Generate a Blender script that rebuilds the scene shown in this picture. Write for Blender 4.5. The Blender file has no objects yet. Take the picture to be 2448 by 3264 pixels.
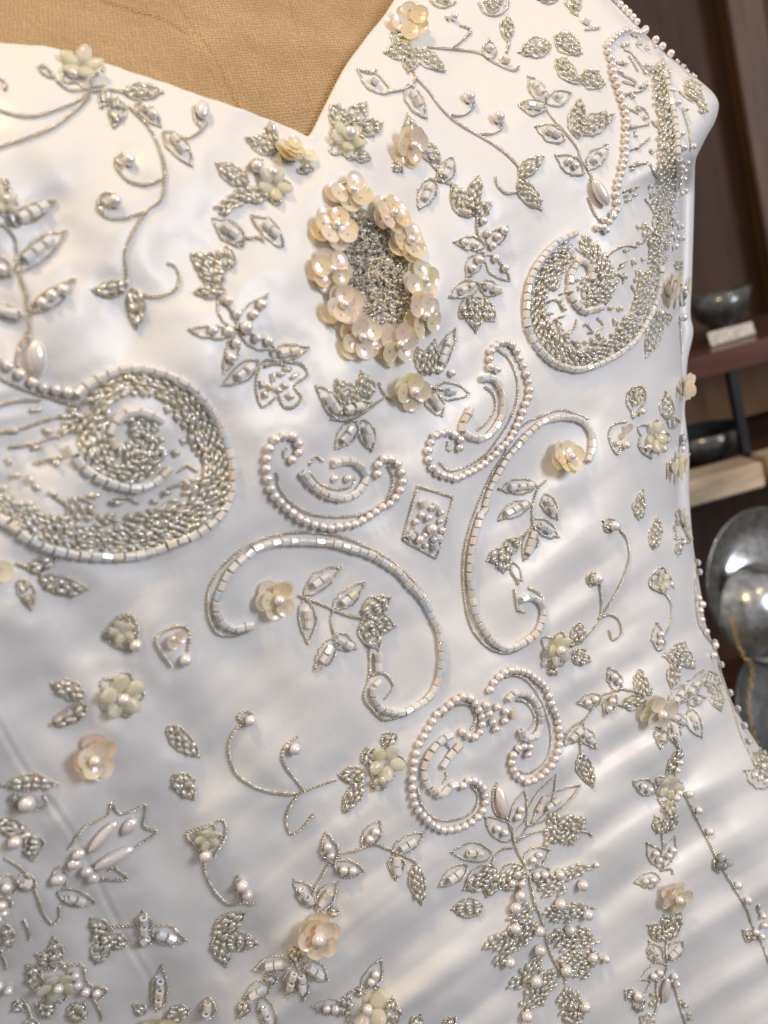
import bpy, math, random
import numpy as np
from mathutils import Matrix, Vector, kdtree
from mathutils.geometry import delaunay_2d_cdt

random.seed(7)
rng = np.random.default_rng(7)
SC = bpy.context.scene
COL = SC.collection

# ------------------------------------------------------------------ camera
FPX = 2738.0                       # focal length in photo pixels (2448 x 3264)
ROLL, PITCH = math.radians(-15.5), math.radians(12)
CAM = Matrix.Translation((0, 0, 1.25)) @ Matrix.Rotation(math.radians(90) - PITCH, 4, 'X') @ Matrix.Rotation(ROLL, 4, 'Z')
CAMN = np.array(CAM)
cam_d = bpy.data.cameras.new('camera')
cam = bpy.data.objects.new('camera', cam_d)
COL.objects.link(cam)
cam.matrix_world = CAM
cam_d.sensor_fit = 'VERTICAL'
cam_d.sensor_width, cam_d.sensor_height = 3.672, 4.896
cam_d.lens = 4.896 * FPX / 3264.0
cam_d.clip_start, cam_d.clip_end = 0.01, 50
cam_d.dof.use_dof = True
cam_d.dof.focus_distance = 0.302
cam_d.dof.aperture_fstop = 1.5
SC.camera = cam

# ------------------------------------------------------------------ world and lamps
w = bpy.data.worlds.new('World')
SC.world = w
w.use_nodes = True
wn = w.node_tree
tcw = wn.nodes.new('ShaderNodeTexCoord'); sx = wn.nodes.new('ShaderNodeSeparateXYZ'); mr = wn.nodes.new('ShaderNodeMapRange'); rw = wn.nodes.new('ShaderNodeValToRGB')
wn.links.new(tcw.outputs['Generated'], sx.inputs[0]); wn.links.new(sx.outputs['Z'], mr.inputs['Value'])
mr.inputs['From Min'].default_value = -1; mr.inputs['From Max'].default_value = 1
rw.color_ramp.elements[0].position = 0.25; rw.color_ramp.elements[0].color = (0.19, 0.165, 0.145, 1)      # dim floor
rw.color_ramp.elements[1].position = 0.85; rw.color_ramp.elements[1].color = (0.96, 0.92, 0.91, 1)         # pale ceiling
wn.links.new(mr.outputs[0], rw.inputs[0]); wn.links.new(rw.outputs[0], wn.nodes['Background'].inputs[0])
wn.nodes['Background'].inputs[1].default_value = 0.47

def cam2world(p):
    return CAM @ Vector(p)

def lamp(name, loc, target, size, power, color, size_y=None):
    l = bpy.data.lights.new(name, 'AREA')
    l.shape = 'RECTANGLE' if size_y else 'DISK'
    l.size = size
    if size_y: l.size_y = size_y
    l.energy = power
    l.color = color
    o = bpy.data.objects.new(name, l)
    COL.objects.link(o)
    a, b = cam2world(loc), cam2world(target)
    o.matrix_world = Matrix.Translation(a) @ (b - a).to_track_quat('-Z', 'Y').to_matrix().to_4x4()
    return o

lamp('window_light', (1.30, 0.55, 0.58), (0, 0, -0.28), 0.45, 13.0, (0.86, 0.90, 1.0), 0.65)
lamp('ceiling_lamp', (-0.26, 0.80, 0.22), (-0.02, 0.08, -0.25), 0.12, 4.0, (1.0, 0.69, 0.31))
lamp('shop_lamp', (0.75, 1.25, 0.35), (0.0, 0.0, -0.3), 0.06, 1.5, (1.0, 0.74, 0.44))
lamp('room_lamp', (-0.7, 1.0, 1.1), (0, 0, -0.28), 0.08, 1.5, (1.0, 0.9, 0.78))

SC.view_settings.view_transform = 'Standard'
SC.view_settings.look = 'None'
SC.view_settings.exposure = 0.15
SC.view_settings.gamma = 1.0
SC.render.engine = 'CYCLES'
SC.cycles.use_denoising = True
try:
    SC.cycles.denoiser = 'OPENIMAGEDENOISE'
    SC.cycles.denoising_prefilter = 'ACCURATE'
except Exception:
    pass
SC.cycles.max_bounces = 6
SC.cycles.diffuse_bounces = 3
SC.cycles.glossy_bounces = 3
SC.cycles.transmission_bounces = 4
SC.cycles.transparent_max_bounces = 6
SC.cycles.sample_clamp_indirect = 4.0
SC.cycles.caustics_reflective = False
SC.cycles.caustics_refractive = False

# ------------------------------------------------------------------ materials
def mat(name):
    m = bpy.data.materials.new(name)
    m.use_nodes = True
    nt = m.node_tree
    return m, nt, nt.nodes['Principled BSDF']

def setp(b, **kw):
    for k, v in kw.items():
        k = k.replace('_', ' ')
        for s in b.inputs:
            if s.name.lower() == k.lower():
                s.default_value = (*v, 1) if isinstance(v, tuple) and len(v) == 3 else v

def node(nt, t, **kw):
    n = nt.nodes.new(t)
    for k, v in kw.items():
        setattr(n, k, v)
    return n

def rand_value(nt):
    """one random number for each bead, whether it is an object or an island of a joined mesh"""
    oi = node(nt, 'ShaderNodeObjectInfo')
    ge = node(nt, 'ShaderNodeNewGeometry')
    ad = node(nt, 'ShaderNodeMath', operation='ADD')
    fr = node(nt, 'ShaderNodeMath', operation='FRACT')
    nt.links.new(oi.outputs['Random'], ad.inputs[0])
    nt.links.new(ge.outputs['Random Per Island'], ad.inputs[1])
    nt.links.new(ad.outputs[0], fr.inputs[0])
    return fr.outputs[0]

def ramp(nt, src, stops, interp='LINEAR'):
    r = node(nt, 'ShaderNodeValToRGB')
    r.color_ramp.interpolation = interp
    e = r.color_ramp.elements
    while len(e) < len(stops):
        e.new(0.5)
    for q, (p, c) in zip(e, stops):
        q.position = p
        q.color = (*c, 1)
    nt.links.new(src, r.inputs[0])
    return r.outputs[0]

def noise(nt, scale, detail=3, rough=0.5, vec=None):
    n = node(nt, 'ShaderNodeTexNoise')
    n.inputs['Scale'].default_value = scale
    n.inputs['Detail'].default_value = detail
    n.inputs['Roughness'].default_value = rough
    tc = node(nt, 'ShaderNodeTexCoord')
    nt.links.new(vec or tc.outputs['Object'], n.inputs['Vector'])
    return n

def bump(nt, b, h, strength, dist):
    bp = node(nt, 'ShaderNodeBump')
    bp.inputs['Strength'].default_value = strength
    bp.inputs['Distance'].default_value = dist
    nt.links.new(h, bp.inputs['Height'])
    nt.links.new(bp.outputs[0], b.inputs['Normal'])

MAT = {}
# satin
m, nt, b = mat('ivory_satin')
n1 = noise(nt, 24, 4, 0.55)
c = ramp(nt, n1.outputs['Fac'], [(0.3, (0.80, 0.785, 0.775)), (0.7, (0.84, 0.83, 0.825))])
nt.links.new(c, b.inputs['Base Color'])
setp(b, Roughness=0.38, Specular_IOR_Level=0.6, Sheen_Weight=0.08, Sheen_Roughness=0.4, Coat_Weight=0.14, Coat_Roughness=0.26)
n2 = noise(nt, 2600, 2, 0.6)
n3 = noise(nt, 260, 4, 0.55)
mx = node(nt, 'ShaderNodeMath', operation='MULTIPLY_ADD')
nt.links.new(n2.outputs['Fac'], mx.inputs[0]); mx.inputs[1].default_value = 0.30
m3 = node(nt, 'ShaderNodeMath', operation='MULTIPLY'); m3.inputs[1].default_value = 0.36
nt.links.new(n3.outputs['Fac'], m3.inputs[0]); nt.links.new(m3.outputs[0], mx.inputs[2])
bump(nt, b, mx.outputs[0], 0.4, 0.0007)
MAT['satin'] = m
# linen of the dress form
m, nt, b = mat('tan_linen')
tc = node(nt, 'ShaderNodeTexCoord')
wv = []
for d in ('X', 'Z'):
    wt = node(nt, 'ShaderNodeTexWave')
    wt.bands_direction = d
    wt.inputs['Scale'].default_value = 300
    wt.inputs['Distortion'].default_value = 5.0
    wt.inputs['Detail'].default_value = 2.0
    wt.inputs['Detail Scale'].default_value = 1.5
    nt.links.new(tc.outputs['Object'], wt.inputs['Vector'])
    wv.append(wt)
mu = node(nt, 'ShaderNodeMath', operation='MULTIPLY')
nt.links.new(wv[0].outputs['Fac'], mu.inputs[0]); nt.links.new(wv[1].outputs['Fac'], mu.inputs[1])
n1 = noise(nt, 45, 5, 0.6)
av = node(nt, 'ShaderNodeMath', operation='MULTIPLY_ADD')
nt.links.new(mu.outputs[0], av.inputs[0]); av.inputs[1].default_value = 0.16
nt.links.new(n1.outputs['Fac'], av.inputs[2])
c = ramp(nt, av.outputs[0], [(0.25, (0.41, 0.262, 0.13)), (0.85, (0.58, 0.405, 0.225))])
nt.links.new(c, b.inputs['Base Color'])
setp(b, Roughness=0.85, Specular_IOR_Level=0.2, Sheen_Weight=0.15)
bump(nt, b, mu.outputs[0], 0.9, 0.0006)
MAT['linen'] = m
# metal thread
m, nt, b = mat('silver_thread')
n1 = noise(nt, 380, 2)
c = ramp(nt, n1.outputs['Fac'], [(0.3, (0.74, 0.65, 0.51)), (0.7, (0.99, 0.95, 0.86))])  # uneven brightness put into the colour to imitate sparkle
nt.links.new(c, b.inputs['Base Color'])
setp(b, Metallic=0.58, Roughness=0.22)
nb = noise(nt, 1500, 1, 0.5)
bump(nt, b, nb.outputs['Fac'], 1.0, 0.0005)
MAT['cord'] = m
# pearls
m, nt, b = mat('pearl')
c = ramp(nt, rand_value(nt), [(0.0, (0.96, 0.87, 0.83)), (0.5, (0.97, 0.90, 0.87)), (1.0, (0.97, 0.92, 0.87))])
nt.links.new(c, b.inputs['Base Color'])
setp(b, Metallic=0.22, Roughness=0.22, Specular_IOR_Level=0.8, Coat_Weight=1.0, Coat_Roughness=0.05, Coat_IOR=2.0)
MAT['pearl'] = m
# milky tube beads
m, nt, b = mat('milky_glass')
rv = rand_value(nt)
c = ramp(nt, rv, [(0.0, (0.985, 0.965, 0.95)), (0.34, (0.99, 0.975, 0.965)), (0.62, (0.96, 0.88, 0.76)), (0.74, (0.98, 0.98, 0.98)), (0.86, (0.82, 0.90, 0.98)), (0.94, (0.90, 0.87, 0.86))], 'CONSTANT')  # white and bluish stops: window glints put into the colour of some beads
nt.links.new(c, b.inputs['Base Color'])
setp(b, Roughness=0.12, IOR=1.5, Specular_IOR_Level=0.8, Coat_Weight=1.0, Coat_Roughness=0.05, Coat_IOR=1.9)
tr = node(nt, 'ShaderNodeBsdfTranslucent'); tr.inputs[0].default_value = (0.95, 0.93, 0.91, 1)
tp = node(nt, 'ShaderNodeBsdfTransparent'); tp.inputs[0].default_value = (0.97, 0.96, 0.95, 1)
ms = node(nt, 'ShaderNodeMixShader'); ms.inputs[0].default_value = 0.12
nt.links.new(b.outputs[0], ms.inputs[1]); nt.links.new(tr.outputs[0], ms.inputs[2])
m2 = node(nt, 'ShaderNodeMixShader'); m2.inputs[0].default_value = 0.05
nt.links.new(ms.outputs[0], m2.inputs[1]); nt.links.new(tp.outputs[0], m2.inputs[2])
nt.links.new(m2.outputs[0], nt.nodes['Material Output'].inputs[0])
MAT['tube'] = m
# silver-lined bugle beads
m, nt, b = mat('silver_lined_glass')
c = ramp(nt, rand_value(nt), [(0.0, (0.90, 0.83, 0.64)), (0.5, (0.98, 0.94, 0.83)), (1.0, (0.99, 0.98, 0.94))])
nt.links.new(c, b.inputs['Base Color'])
setp(b, Metallic=0.18, Roughness=0.15, Specular_IOR_Level=0.9, Coat_Weight=1.0, Coat_Roughness=0.08, Coat_IOR=3.0)
tr = node(nt, 'ShaderNodeBsdfTranslucent'); nt.links.new(c, tr.inputs[0])
tp = node(nt, 'ShaderNodeBsdfTransparent'); tp.inputs[0].default_value = (0.95, 0.92, 0.84, 1)
ms = node(nt, 'ShaderNodeMixShader'); ms.inputs[0].default_value = 0.22
nt.links.new(b.outputs[0], ms.inputs[1]); nt.links.new(tr.outputs[0], ms.inputs[2])
m2 = node(nt, 'ShaderNodeMixShader'); m2.inputs[0].default_value = 0.10
nt.links.new(ms.outputs[0], m2.inputs[1]); nt.links.new(tp.outputs[0], m2.inputs[2])
nt.links.new(m2.outputs[0], nt.nodes['Material Output'].inputs[0])
MAT['bugle'] = m
# clear glass seed beads
m, nt, b = mat('clear_glass')
setp(b, Base_Color=(0.93, 0.93, 0.91), Roughness=0.04, Transmission_Weight=0.75, IOR=1.5, Coat_Weight=0.5)
MAT['glass'] = m
# sequins
m, nt, b = mat('sequin_film')
c = ramp(nt, rand_value(nt), [(0.0, (0.93, 0.78, 0.50)), (0.3, (0.95, 0.86, 0.64)), (0.6, (0.97, 0.92, 0.79)), (0.78, (0.96, 0.83, 0.70)), (0.9, (0.95, 0.91, 0.68)), (1.0, (0.96, 0.78, 0.70))])
nt.links.new(c, b.inputs['Base Color'])
setp(b, Roughness=0.22, Specular_IOR_Level=0.6, Coat_Weight=1.0, Coat_Roughness=0.03, Thin_Film_Thickness=480.0, Thin_Film_IOR=1.7)
tr = node(nt, 'ShaderNodeBsdfTranslucent'); nt.links.new(c, tr.inputs[0])
ms = node(nt, 'ShaderNodeMixShader'); ms.inputs[0].default_value = 0.32
nt.links.new(b.outputs[0], ms.inputs[1]); nt.links.new(tr.outputs[0], ms.inputs[2])
nt.links.new(ms.outputs[0], nt.nodes['Material Output'].inputs[0])
MAT['sequin'] = m
# pale resin flowers
m, nt, b = mat('pale_resin')
c = ramp(nt, rand_value(nt), [(0.0, (0.95, 0.92, 0.72)), (0.5, (0.94, 0.92, 0.78)), (1.0, (0.95, 0.91, 0.85))])
nt.links.new(c, b.inputs['Base Color'])
setp(b, Roughness=0.22, IOR=1.45, Coat_Weight=0.8, Coat_Roughness=0.06)
tr = node(nt, 'ShaderNodeBsdfTranslucent'); nt.links.new(c, tr.inputs[0])
ms = node(nt, 'ShaderNodeMixShader'); ms.inputs[0].default_value = 0.45
nt.links.new(b.outputs[0], ms.inputs[1]); nt.links.new(tr.outputs[0], ms.inputs[2])
tp = node(nt, 'ShaderNodeBsdfTransparent')
m2 = node(nt, 'ShaderNodeMixShader'); m2.inputs[0].default_value = 0.25
nt.links.new(ms.outputs[0], m2.inputs[1]); nt.links.new(tp.outputs[0], m2.inputs[2])
nt.links.new(m2.outputs[0], nt.nodes['Material Output'].inputs[0])
MAT['resin'] = m

# ------------------------------------------------------------------ the surface of the bodice
def catmull(pts, step, closed=False):
    p = np.asarray(pts, float)
    if len(p) == 1: return p
    if closed: p = np.vstack([p[-1], p, p[0], p[1]])
    else: p = np.vstack([2 * p[0] - p[1], p, 2 * p[-1] - p[-2]])
    out = []
    for i in range(1, len(p) - 2):
        a, b_, c_, d_ = p[i - 1], p[i], p[i + 1], p[i + 2]
        t = np.linspace(0, 1, 14, endpoint=False)[:, None]
        out.append(0.5 * ((2 * b_) + (-a + c_) * t + (2 * a - 5 * b_ + 4 * c_ - d_) * t ** 2 + (-a + 3 * b_ - 3 * c_ + d_) * t ** 3))
    q = np.vstack(out + [p[-2][None]])
    s = np.concatenate([[0], np.cumsum(np.hypot(*np.diff(q, axis=0).T))])
    n = max(2, int(round(s[-1] / step)) + 1)
    u = np.linspace(0, s[-1], n)
    return np.stack([np.interp(u, s, q[:, 0]), np.interp(u, s, q[:, 1])], 1)

RIM = [(1660, -380), (1760, -230), (1850, -110), (1952, 0), (2030, 80), (2110, 160), (2190, 225), (2262, 284), (2286, 315), (2291, 345), (2278, 390), (2250, 440), (2218, 505), (2190, 560),
       (2178, 650), (2175, 880), (2168, 1000), (2170, 1080), (2175, 1160), (2178, 1250), (2174, 1330), (2166, 1450), (2163, 1568), (2172, 1660), (2206, 1740), (2233, 1880),
       (2250, 1990), (2284, 2080), (2302, 2160), (2345, 2260), (2400, 2350), (2455, 2430), (2560, 2570), (2700, 2760), (2820, 3000), (2900, 3300), (2960, 3700)]
_r = catmull(RIM, 8)
_r = _r[np.argsort(_r[:, 1])]
def xr(py): return np.interp(py, _r[:, 1], _r[:, 0])

_dp = np.polyfit([-400, 0, 600, 1200, 1700, 2000, 2300, 2700], [.192, .204, .232, .266, .297, .318, .337, .368], 3)
def sst(a, b, x):
    t = np.clip((x - a) / (b - a), 0, 1)
    return t * t * (3 - 2 * t)
def body(px, py):
    px = np.asarray(px, float); py = np.asarray(py, float)
    d = np.polyval(_dp, px)
    d = d + 0.028 * np.clip((650 - py) / 650, 0, 2) ** 2 + 0.014 * np.clip((py - 2100) / 1164, 0, 1.5) ** 2 + 0.030 * np.clip((py - 1500) / 1764, 0, 1.3) ** 1.6 * sst(1500, 300, px)
    d = d - 0.010 * np.exp(-(((px - 900) / 700) ** 2 + ((py - 1150) / 600) ** 2))
    return d
_ph = rng.uniform(0, 6.28, 40)
def folds(px, py):
    l = px * 0.83 - py * 0.56
    c = px * 0.56 + py * 0.83
    c = c + 22 * np.sin(l / 390 + 0.6) + 9 * np.sin(l / 170 + 2.0 + c / 300)
    g = np.zeros_like(c)
    for i, (lam, a, mu) in enumerate(((176, 1.0, 420), (212, 0.55, 300), (283, 0.9, 520), (97, 0.22, 260))):
        s = np.sin(2 * np.pi * c / lam + _ph[i] + 0.9 * np.sin(l / mu + _ph[i + 8]))
        s = 0.55 * s + 0.45 * (1 - 2 * np.abs(s)) if i == 1 else np.where(s > 0, s, s * 0.6 - 0.25 * s * s)
        g += a * s * (0.55 + 0.45 * np.sin(l / mu * 1.3 + _ph[i + 16]))
    wt = sst(2250, 2900, py + 0.45 * (px - 1000)) * sst(500, 1300, px) * 1.0
    wt = np.maximum(wt, 0.62 * np.exp(-(((px - 1900) / 280) ** 2 + ((py - 1850) / 330) ** 2)))
    wt = np.maximum(wt, 0.20 * sst(1500, 2100, py) * sst(300, 900, px))
    wt = np.maximum(wt, 0.10)
    f = 0.0018 * g * wt
    for i, (lx, ly, a) in enumerate(((560, 800, .0010), (-420, 520, .0005), (330, -390, .0002), (230, 260, .0001), (-170, 300, .00007))):
        f += a * np.sin(2 * np.pi * (px / lx + py / ly) + _ph[20 + i] + 0.8 * np.sin(py / 330 + _ph[26 + i]))
    return f
def seg_dist(px, py, path):
    q = catmull(path, 6)
    best = np.full(np.shape(px), 1e9)
    for x, y in q:
        best = np.minimum(best, (px - x) ** 2 + (py - y) ** 2)
    return np.sqrt(best)
CAPY, CAPX = [-400, -100, 60, 120, 217, 271, 325, 434, 502], [1700, 1930, 2046, 2075, 2122, 2142, 2166, 2195, 2214]
def depth(px, py):
    px = np.asarray(px, float); py = np.asarray(py, float)
    r = xr(py)
    W = 250 - 180 * sst(640, 480, py) + 40 * sst(1600, 2400, py)
    t = np.clip(1 - (r - px) / W, 0, 0.9995)
    fl = 1 - sst(0.75, 1.0, t)
    cap = 0.007 * sst(-4, 12, px - np.interp(py, CAPY, CAPX)) * sst(520, 470, py)
    return body(px, py) + cap + folds(px, py) * fl + (0.05 - 0.034 * sst(620, 440, py)) * (1 - np.sqrt(1 - t * t))
def ray(px, py):
    px = np.asarray(px, float); py = np.asarray(py, float)
    return np.stack([(px - 1224) / FPX, (1632 - py) / FPX, -np.ones_like(px)], -1)
def surf(px, py):
    px = np.minimum(px, xr(py) - 3)
    return ray(px, py) * depth(px, py)[..., None]
def normal(px, py):
    px = np.minimum(np.asarray(px, float), xr(py) - 6); py = np.asarray(py, float)
    e = 3.0
    a = surf(px + e, py) - surf(px - e, py)
    b_ = surf(px, py - e) - surf(px, py + e)
    n = np.cross(a, b_)
    return n / np.linalg.norm(n, axis=-1, keepdims=True)
def to_world(v):
    v = np.asarray(v, float)
    return v @ CAMN[:3, :3].T + CAMN[:3, 3]

def mesh_obj(name, verts, faces, material, parent=None, smooth=True):
    me = bpy.data.meshes.new(name)
    me.from_pydata([tuple(v) for v in np.asarray(verts)], [], [tuple(int(i) for i in f) for f in faces])
    me.update()
    if smooth:
        me.polygons.foreach_set('use_smooth', [True] * len(me.polygons))
    me.materials.append(material)
    o = bpy.data.objects.new(name, me)
    COL.objects.link(o)
    if parent: attach(o, parent)
    return o
def attach(o, parent):
    o.parent = parent
    o.matrix_parent_inverse = parent.matrix_basis.inverted() if parent.parent is None else Matrix.Identity(4)
def tag(o, label, cat, group=None):
    o['label'] = label; o['category'] = cat
    if group: o['group'] = group
    return o

dress = bpy.data.objects.new('wedding_dress', None)
COL.objects.link(dress)
dress.location = to_world(surf(1500.0, 3300.0))
tag(dress, 'white satin wedding dress bodice covered in pearls, beads, sequin flowers and silver thread', 'dress')
dress.empty_display_size = 0.02
# ------------------------------------------------------------------ embroidery kit (positions are read in photo pixels and laid on the bodice surface)
FR = [0.0, 0.0, 1.0]
def F(x0, y0, s): FR[:] = [x0, y0, s]
def tile(c, r): F(816 * c, 816 * r, 2.0331)
def S(pts):
    if isinstance(pts, str):
        pts = [tuple(float(v) for v in q.split(',')) for q in pts.split()]
    return np.array([(FR[0] + x / FR[2], FR[1] + y / FR[2]) for x, y in pts])
def ppm(px, py):
    return FPX / float(depth(min(px, float(xr(py)) - 3), py))        # photo pixels for each metre at that spot
MOTIFS = []      # [name, verts list, faces list]
BEADS = []       # (kind, world matrix, motif index, size in pixels)
STITCH = []      # every place the needle went, for the puckers of the cloth
def M(name): MOTIFS.append([name, [], [], 0])

def rope(px, r=1.0, lift=0.00035, pitch=0.0021):
    """a two-ply metal thread couched along a pixel path"""
    if len(px) < 2: return
    P, N = surf(px[:, 0], px[:, 1]), normal(px[:, 0], px[:, 1])
    T = np.gradient(P, axis=0); T /= np.linalg.norm(T, axis=1, keepdims=True) + 1e-12
    B = np.cross(T, N)
    s = np.concatenate([[0], np.cumsum(np.linalg.norm(np.diff(P, axis=0), axis=1))])
    lump = 1 + 0.10 * np.sin(s / 0.0031 + random.random() * 9) + rng.normal(0, 0.10, len(s))
    hr, sr = 0.00036 * r * lump, 0.00023 * r * lump * (1 + 0.22 * np.sin(2 * np.pi * s / pitch * 2 + 1))
    m = MOTIFS[-1]
    k = 6
    for ply in range(2):
        ph = 2 * np.pi * s / pitch + ply * np.pi
        C = P + N * lift + hr[:, None] * (np.cos(ph)[:, None] * N + np.sin(ph)[:, None] * B)
        ring = []
        for q in range(k):
            th = 2 * np.pi * q / k
            ring.append(C + sr[:, None] * (math.cos(th) * N + math.sin(th) * B))
        V = to_world(np.stack(ring, 1).reshape(-1, 3))
        n = len(C)
        i = np.arange(n - 1)[:, None] * k + np.arange(k)[None]
        j = np.arange(n - 1)[:, None] * k + (np.arange(k)[None] + 1) % k
        f = np.stack([i, j, j + k, i + k], -1).reshape(-1, 4) + m[3]
        m[1].append(V); m[2].append(f); m[3] += len(V)
    STITCH.extend(px[::4].tolist())
def stepof(p):
    c = p.mean(0)
    return 0.00030 * ppm(c[0], c[1])
def cord(pts, closed=False, r=1.0):
    p = S(pts)
    rope(catmull(p, stepof(p), closed), r)

def put(kind, p, tdir, size, along=None, lift=None, tilt=None, roll=0.0):
    """p: pixel; tdir: pixel direction of the bead's long axis; size: (x, y, z) half sizes in metres"""
    x, y = float(p[0]), float(p[1])
    P = surf(np.array([x]), np.array([y]))[0]
    N = normal(np.array([x]), np.array([y]))[0]
    q = surf(np.array([x + tdir[0]]), np.array([y + tdir[1]]))[0] - P
    T = q - N * q.dot(N)
    l = np.linalg.norm(T)
    T = T / l if l > 1e-9 else np.cross(N, (0, 1, 0))
    if tilt is not None:
        N = N + tilt; N /= np.linalg.norm(N)
        T = T - N * T.dot(N); T /= np.linalg.norm(T)
    B = np.cross(N, T)
    if roll:
        N, B = math.cos(roll) * N + math.sin(roll) * B, math.cos(roll) * B - math.sin(roll) * N
    P = P + normal(np.array([x]), np.array([y]))[0] * (size[2] * 0.9 if lift is None else lift)
    R = CAMN[:3, :3]
    mt = np.eye(4)
    mt[:3, 0] = R @ T * size[0]; mt[:3, 1] = R @ B * size[1]; mt[:3, 2] = R @ N * size[2]
    mt[:3, 3] = to_world(P)
    BEADS.append((kind, mt, len(MOTIFS) - 1, 2 * max(size[0], size[1]) * FPX / abs(P[2]) * (1.0 if -10 < x < 2458 and -10 < y < 3274 else 0.01)))
    STITCH.append((x, y))

RP = 0.00138      # pearl radius
def pearl_at(p, d=None, lift=None):
    r = RP * random.uniform(0.94, 1.05) if d is None else d / 2 / ppm(*p)
    put('pearl', p, (4, 1), (r, r, r), lift=lift)
def pearl(x, y, d=None): pearl_at(S([(x, y)])[0], d)
def pearls_at(ps): 
    for q in ps: pearl_at(q)
def pearls(s): pearls_at(S(s))
def along(pts, pitch_m, f):
    """walk a path in steps of pitch_m metres"""
    q = catmull(pts, 2.0)
    i, acc = 0, 0.0
    P = surf(q[:, 0], q[:, 1])
    s = np.concatenate([[0], np.cumsum(np.linalg.norm(np.diff(P, axis=0), axis=1))])
    n = max(1, int(s[-1] / pitch_m))
    u = (np.arange(n) + 0.5) * s[-1] / n
    X, Y = np.interp(u, s, q[:, 0]), np.interp(u, s, q[:, 1])
    X2, Y2 = np.interp(u + 4e-4, s, q[:, 0]), np.interp(u + 4e-4, s, q[:, 1])
    X1, Y1 = np.interp(u - 4e-4, s, q[:, 0]), np.interp(u - 4e-4, s, q[:, 1])
    for a in range(n):
        f((X[a], Y[a]), (X2[a] - X1[a], Y2[a] - Y1[a]), s[-1] / n)
def pearl_row(s, d=0.0027): along(S(s), d, lambda p, t, l: pearl_at((p[0] + random.gauss(0, .8), p[1] + random.gauss(0, .8))))
TW, TL = 0.00128, 0.0029
def tube_at(p, t, l=TL, wd=TW):
    j = random.gauss(0, 0.05)
    t = (t[0] - j * t[1], t[1] + j * t[0])
    wd = wd * random.uniform(.93, 1.06)
    put('tube', p, t, (l * random.uniform(.415, .46), wd, wd), roll=random.random(), tilt=rng.normal(0, .07, 3))
def tubes(s, l=TL): along(S(s), l, lambda p, t, ll: tube_at(p, t, ll))
BW, BL = 0.00058, 0.0024
def bug_at(p, ang, k=1.0):
    put('bugle', p, (math.cos(ang) * 6, math.sin(ang) * 6), (BL * 0.5 * k * random.uniform(.75, 1.1), BW * random.uniform(.9, 1.25), BW * random.uniform(.9, 1.25)),
        lift=BW * random.uniform(0.8, 2.2), roll=random.random(), tilt=rng.normal(0, 0.24, 3))
def bug(x, y, deg=0.0, k=1.0): bug_at(S([(x, y)])[0], math.radians(deg), k)
def bugs(s): 
    for x, y, a in [tuple(float(v) for v in q.split(',')) for q in s.split()]: bug(x, y, a)
def bug_band(s, width, slant=18, dens=1.0, base=None):
    """rows of bugle beads side by side along a path, width in photo pixels"""
    p = S(s) if base is None else base
    q = catmull(p, 4.0)
    L = len(q) * 4.0
    pm = ppm(*q[len(q) // 2])
    rows = max(1, int(round(width / (BW * 1.9 * pm))))
    for r in range(rows):
        off = (r + 0.5) / rows * width - width / 2
        n = int(L / (BL * 0.94 * pm) * dens)
        for k in range(n):
            u = (k + 0.5 + 0.5 * (r % 2) + random.uniform(-.2, .2)) / n * (len(q) - 1)
            i = int(min(max(u, 1), len(q) - 2))
            t = q[i + 1] - q[i - 1]; t = t / (np.hypot(*t) + 1e-9)
            pt = q[i] + np.array([-t[1], t[0]]) * (off + random.gauss(0, 1.2))
            bug_at(pt, math.atan2(t[1], t[0]) + math.radians(slant + random.gauss(0, 16)))
def inside(pt, poly):
    x, y = pt; c = False; j = len(poly) - 1
    for i in range(len(poly)):
        if (poly[i][1] > y) != (poly[j][1] > y) and x < (poly[j][0] - poly[i][0]) * (y - poly[i][1]) / (poly[j][1] - poly[i][1]) + poly[i][0]: c = not c
        j = i
    return c
def bug_fill(s, deg=0.0, spread=25, gap=None, poly=None, k=1.0):
    p = S(s) if poly is None else poly
    lo, hi = p.min(0), p.max(0)
    pm = ppm(*p.mean(0))
    gap = (gap or 0.00135) * pm
    got = []
    for _ in range(int((hi - lo).prod() / gap ** 2 * 9)):
        q = lo + rng.random(2) * (hi - lo)
        if inside(q, p) and all((q[0] - g[0]) ** 2 + (q[1] - g[1]) ** 2 > gap * gap for g in got):
            got.append(q); bug_at(q, math.radians(deg + random.gauss(0, spread)), k)
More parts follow.
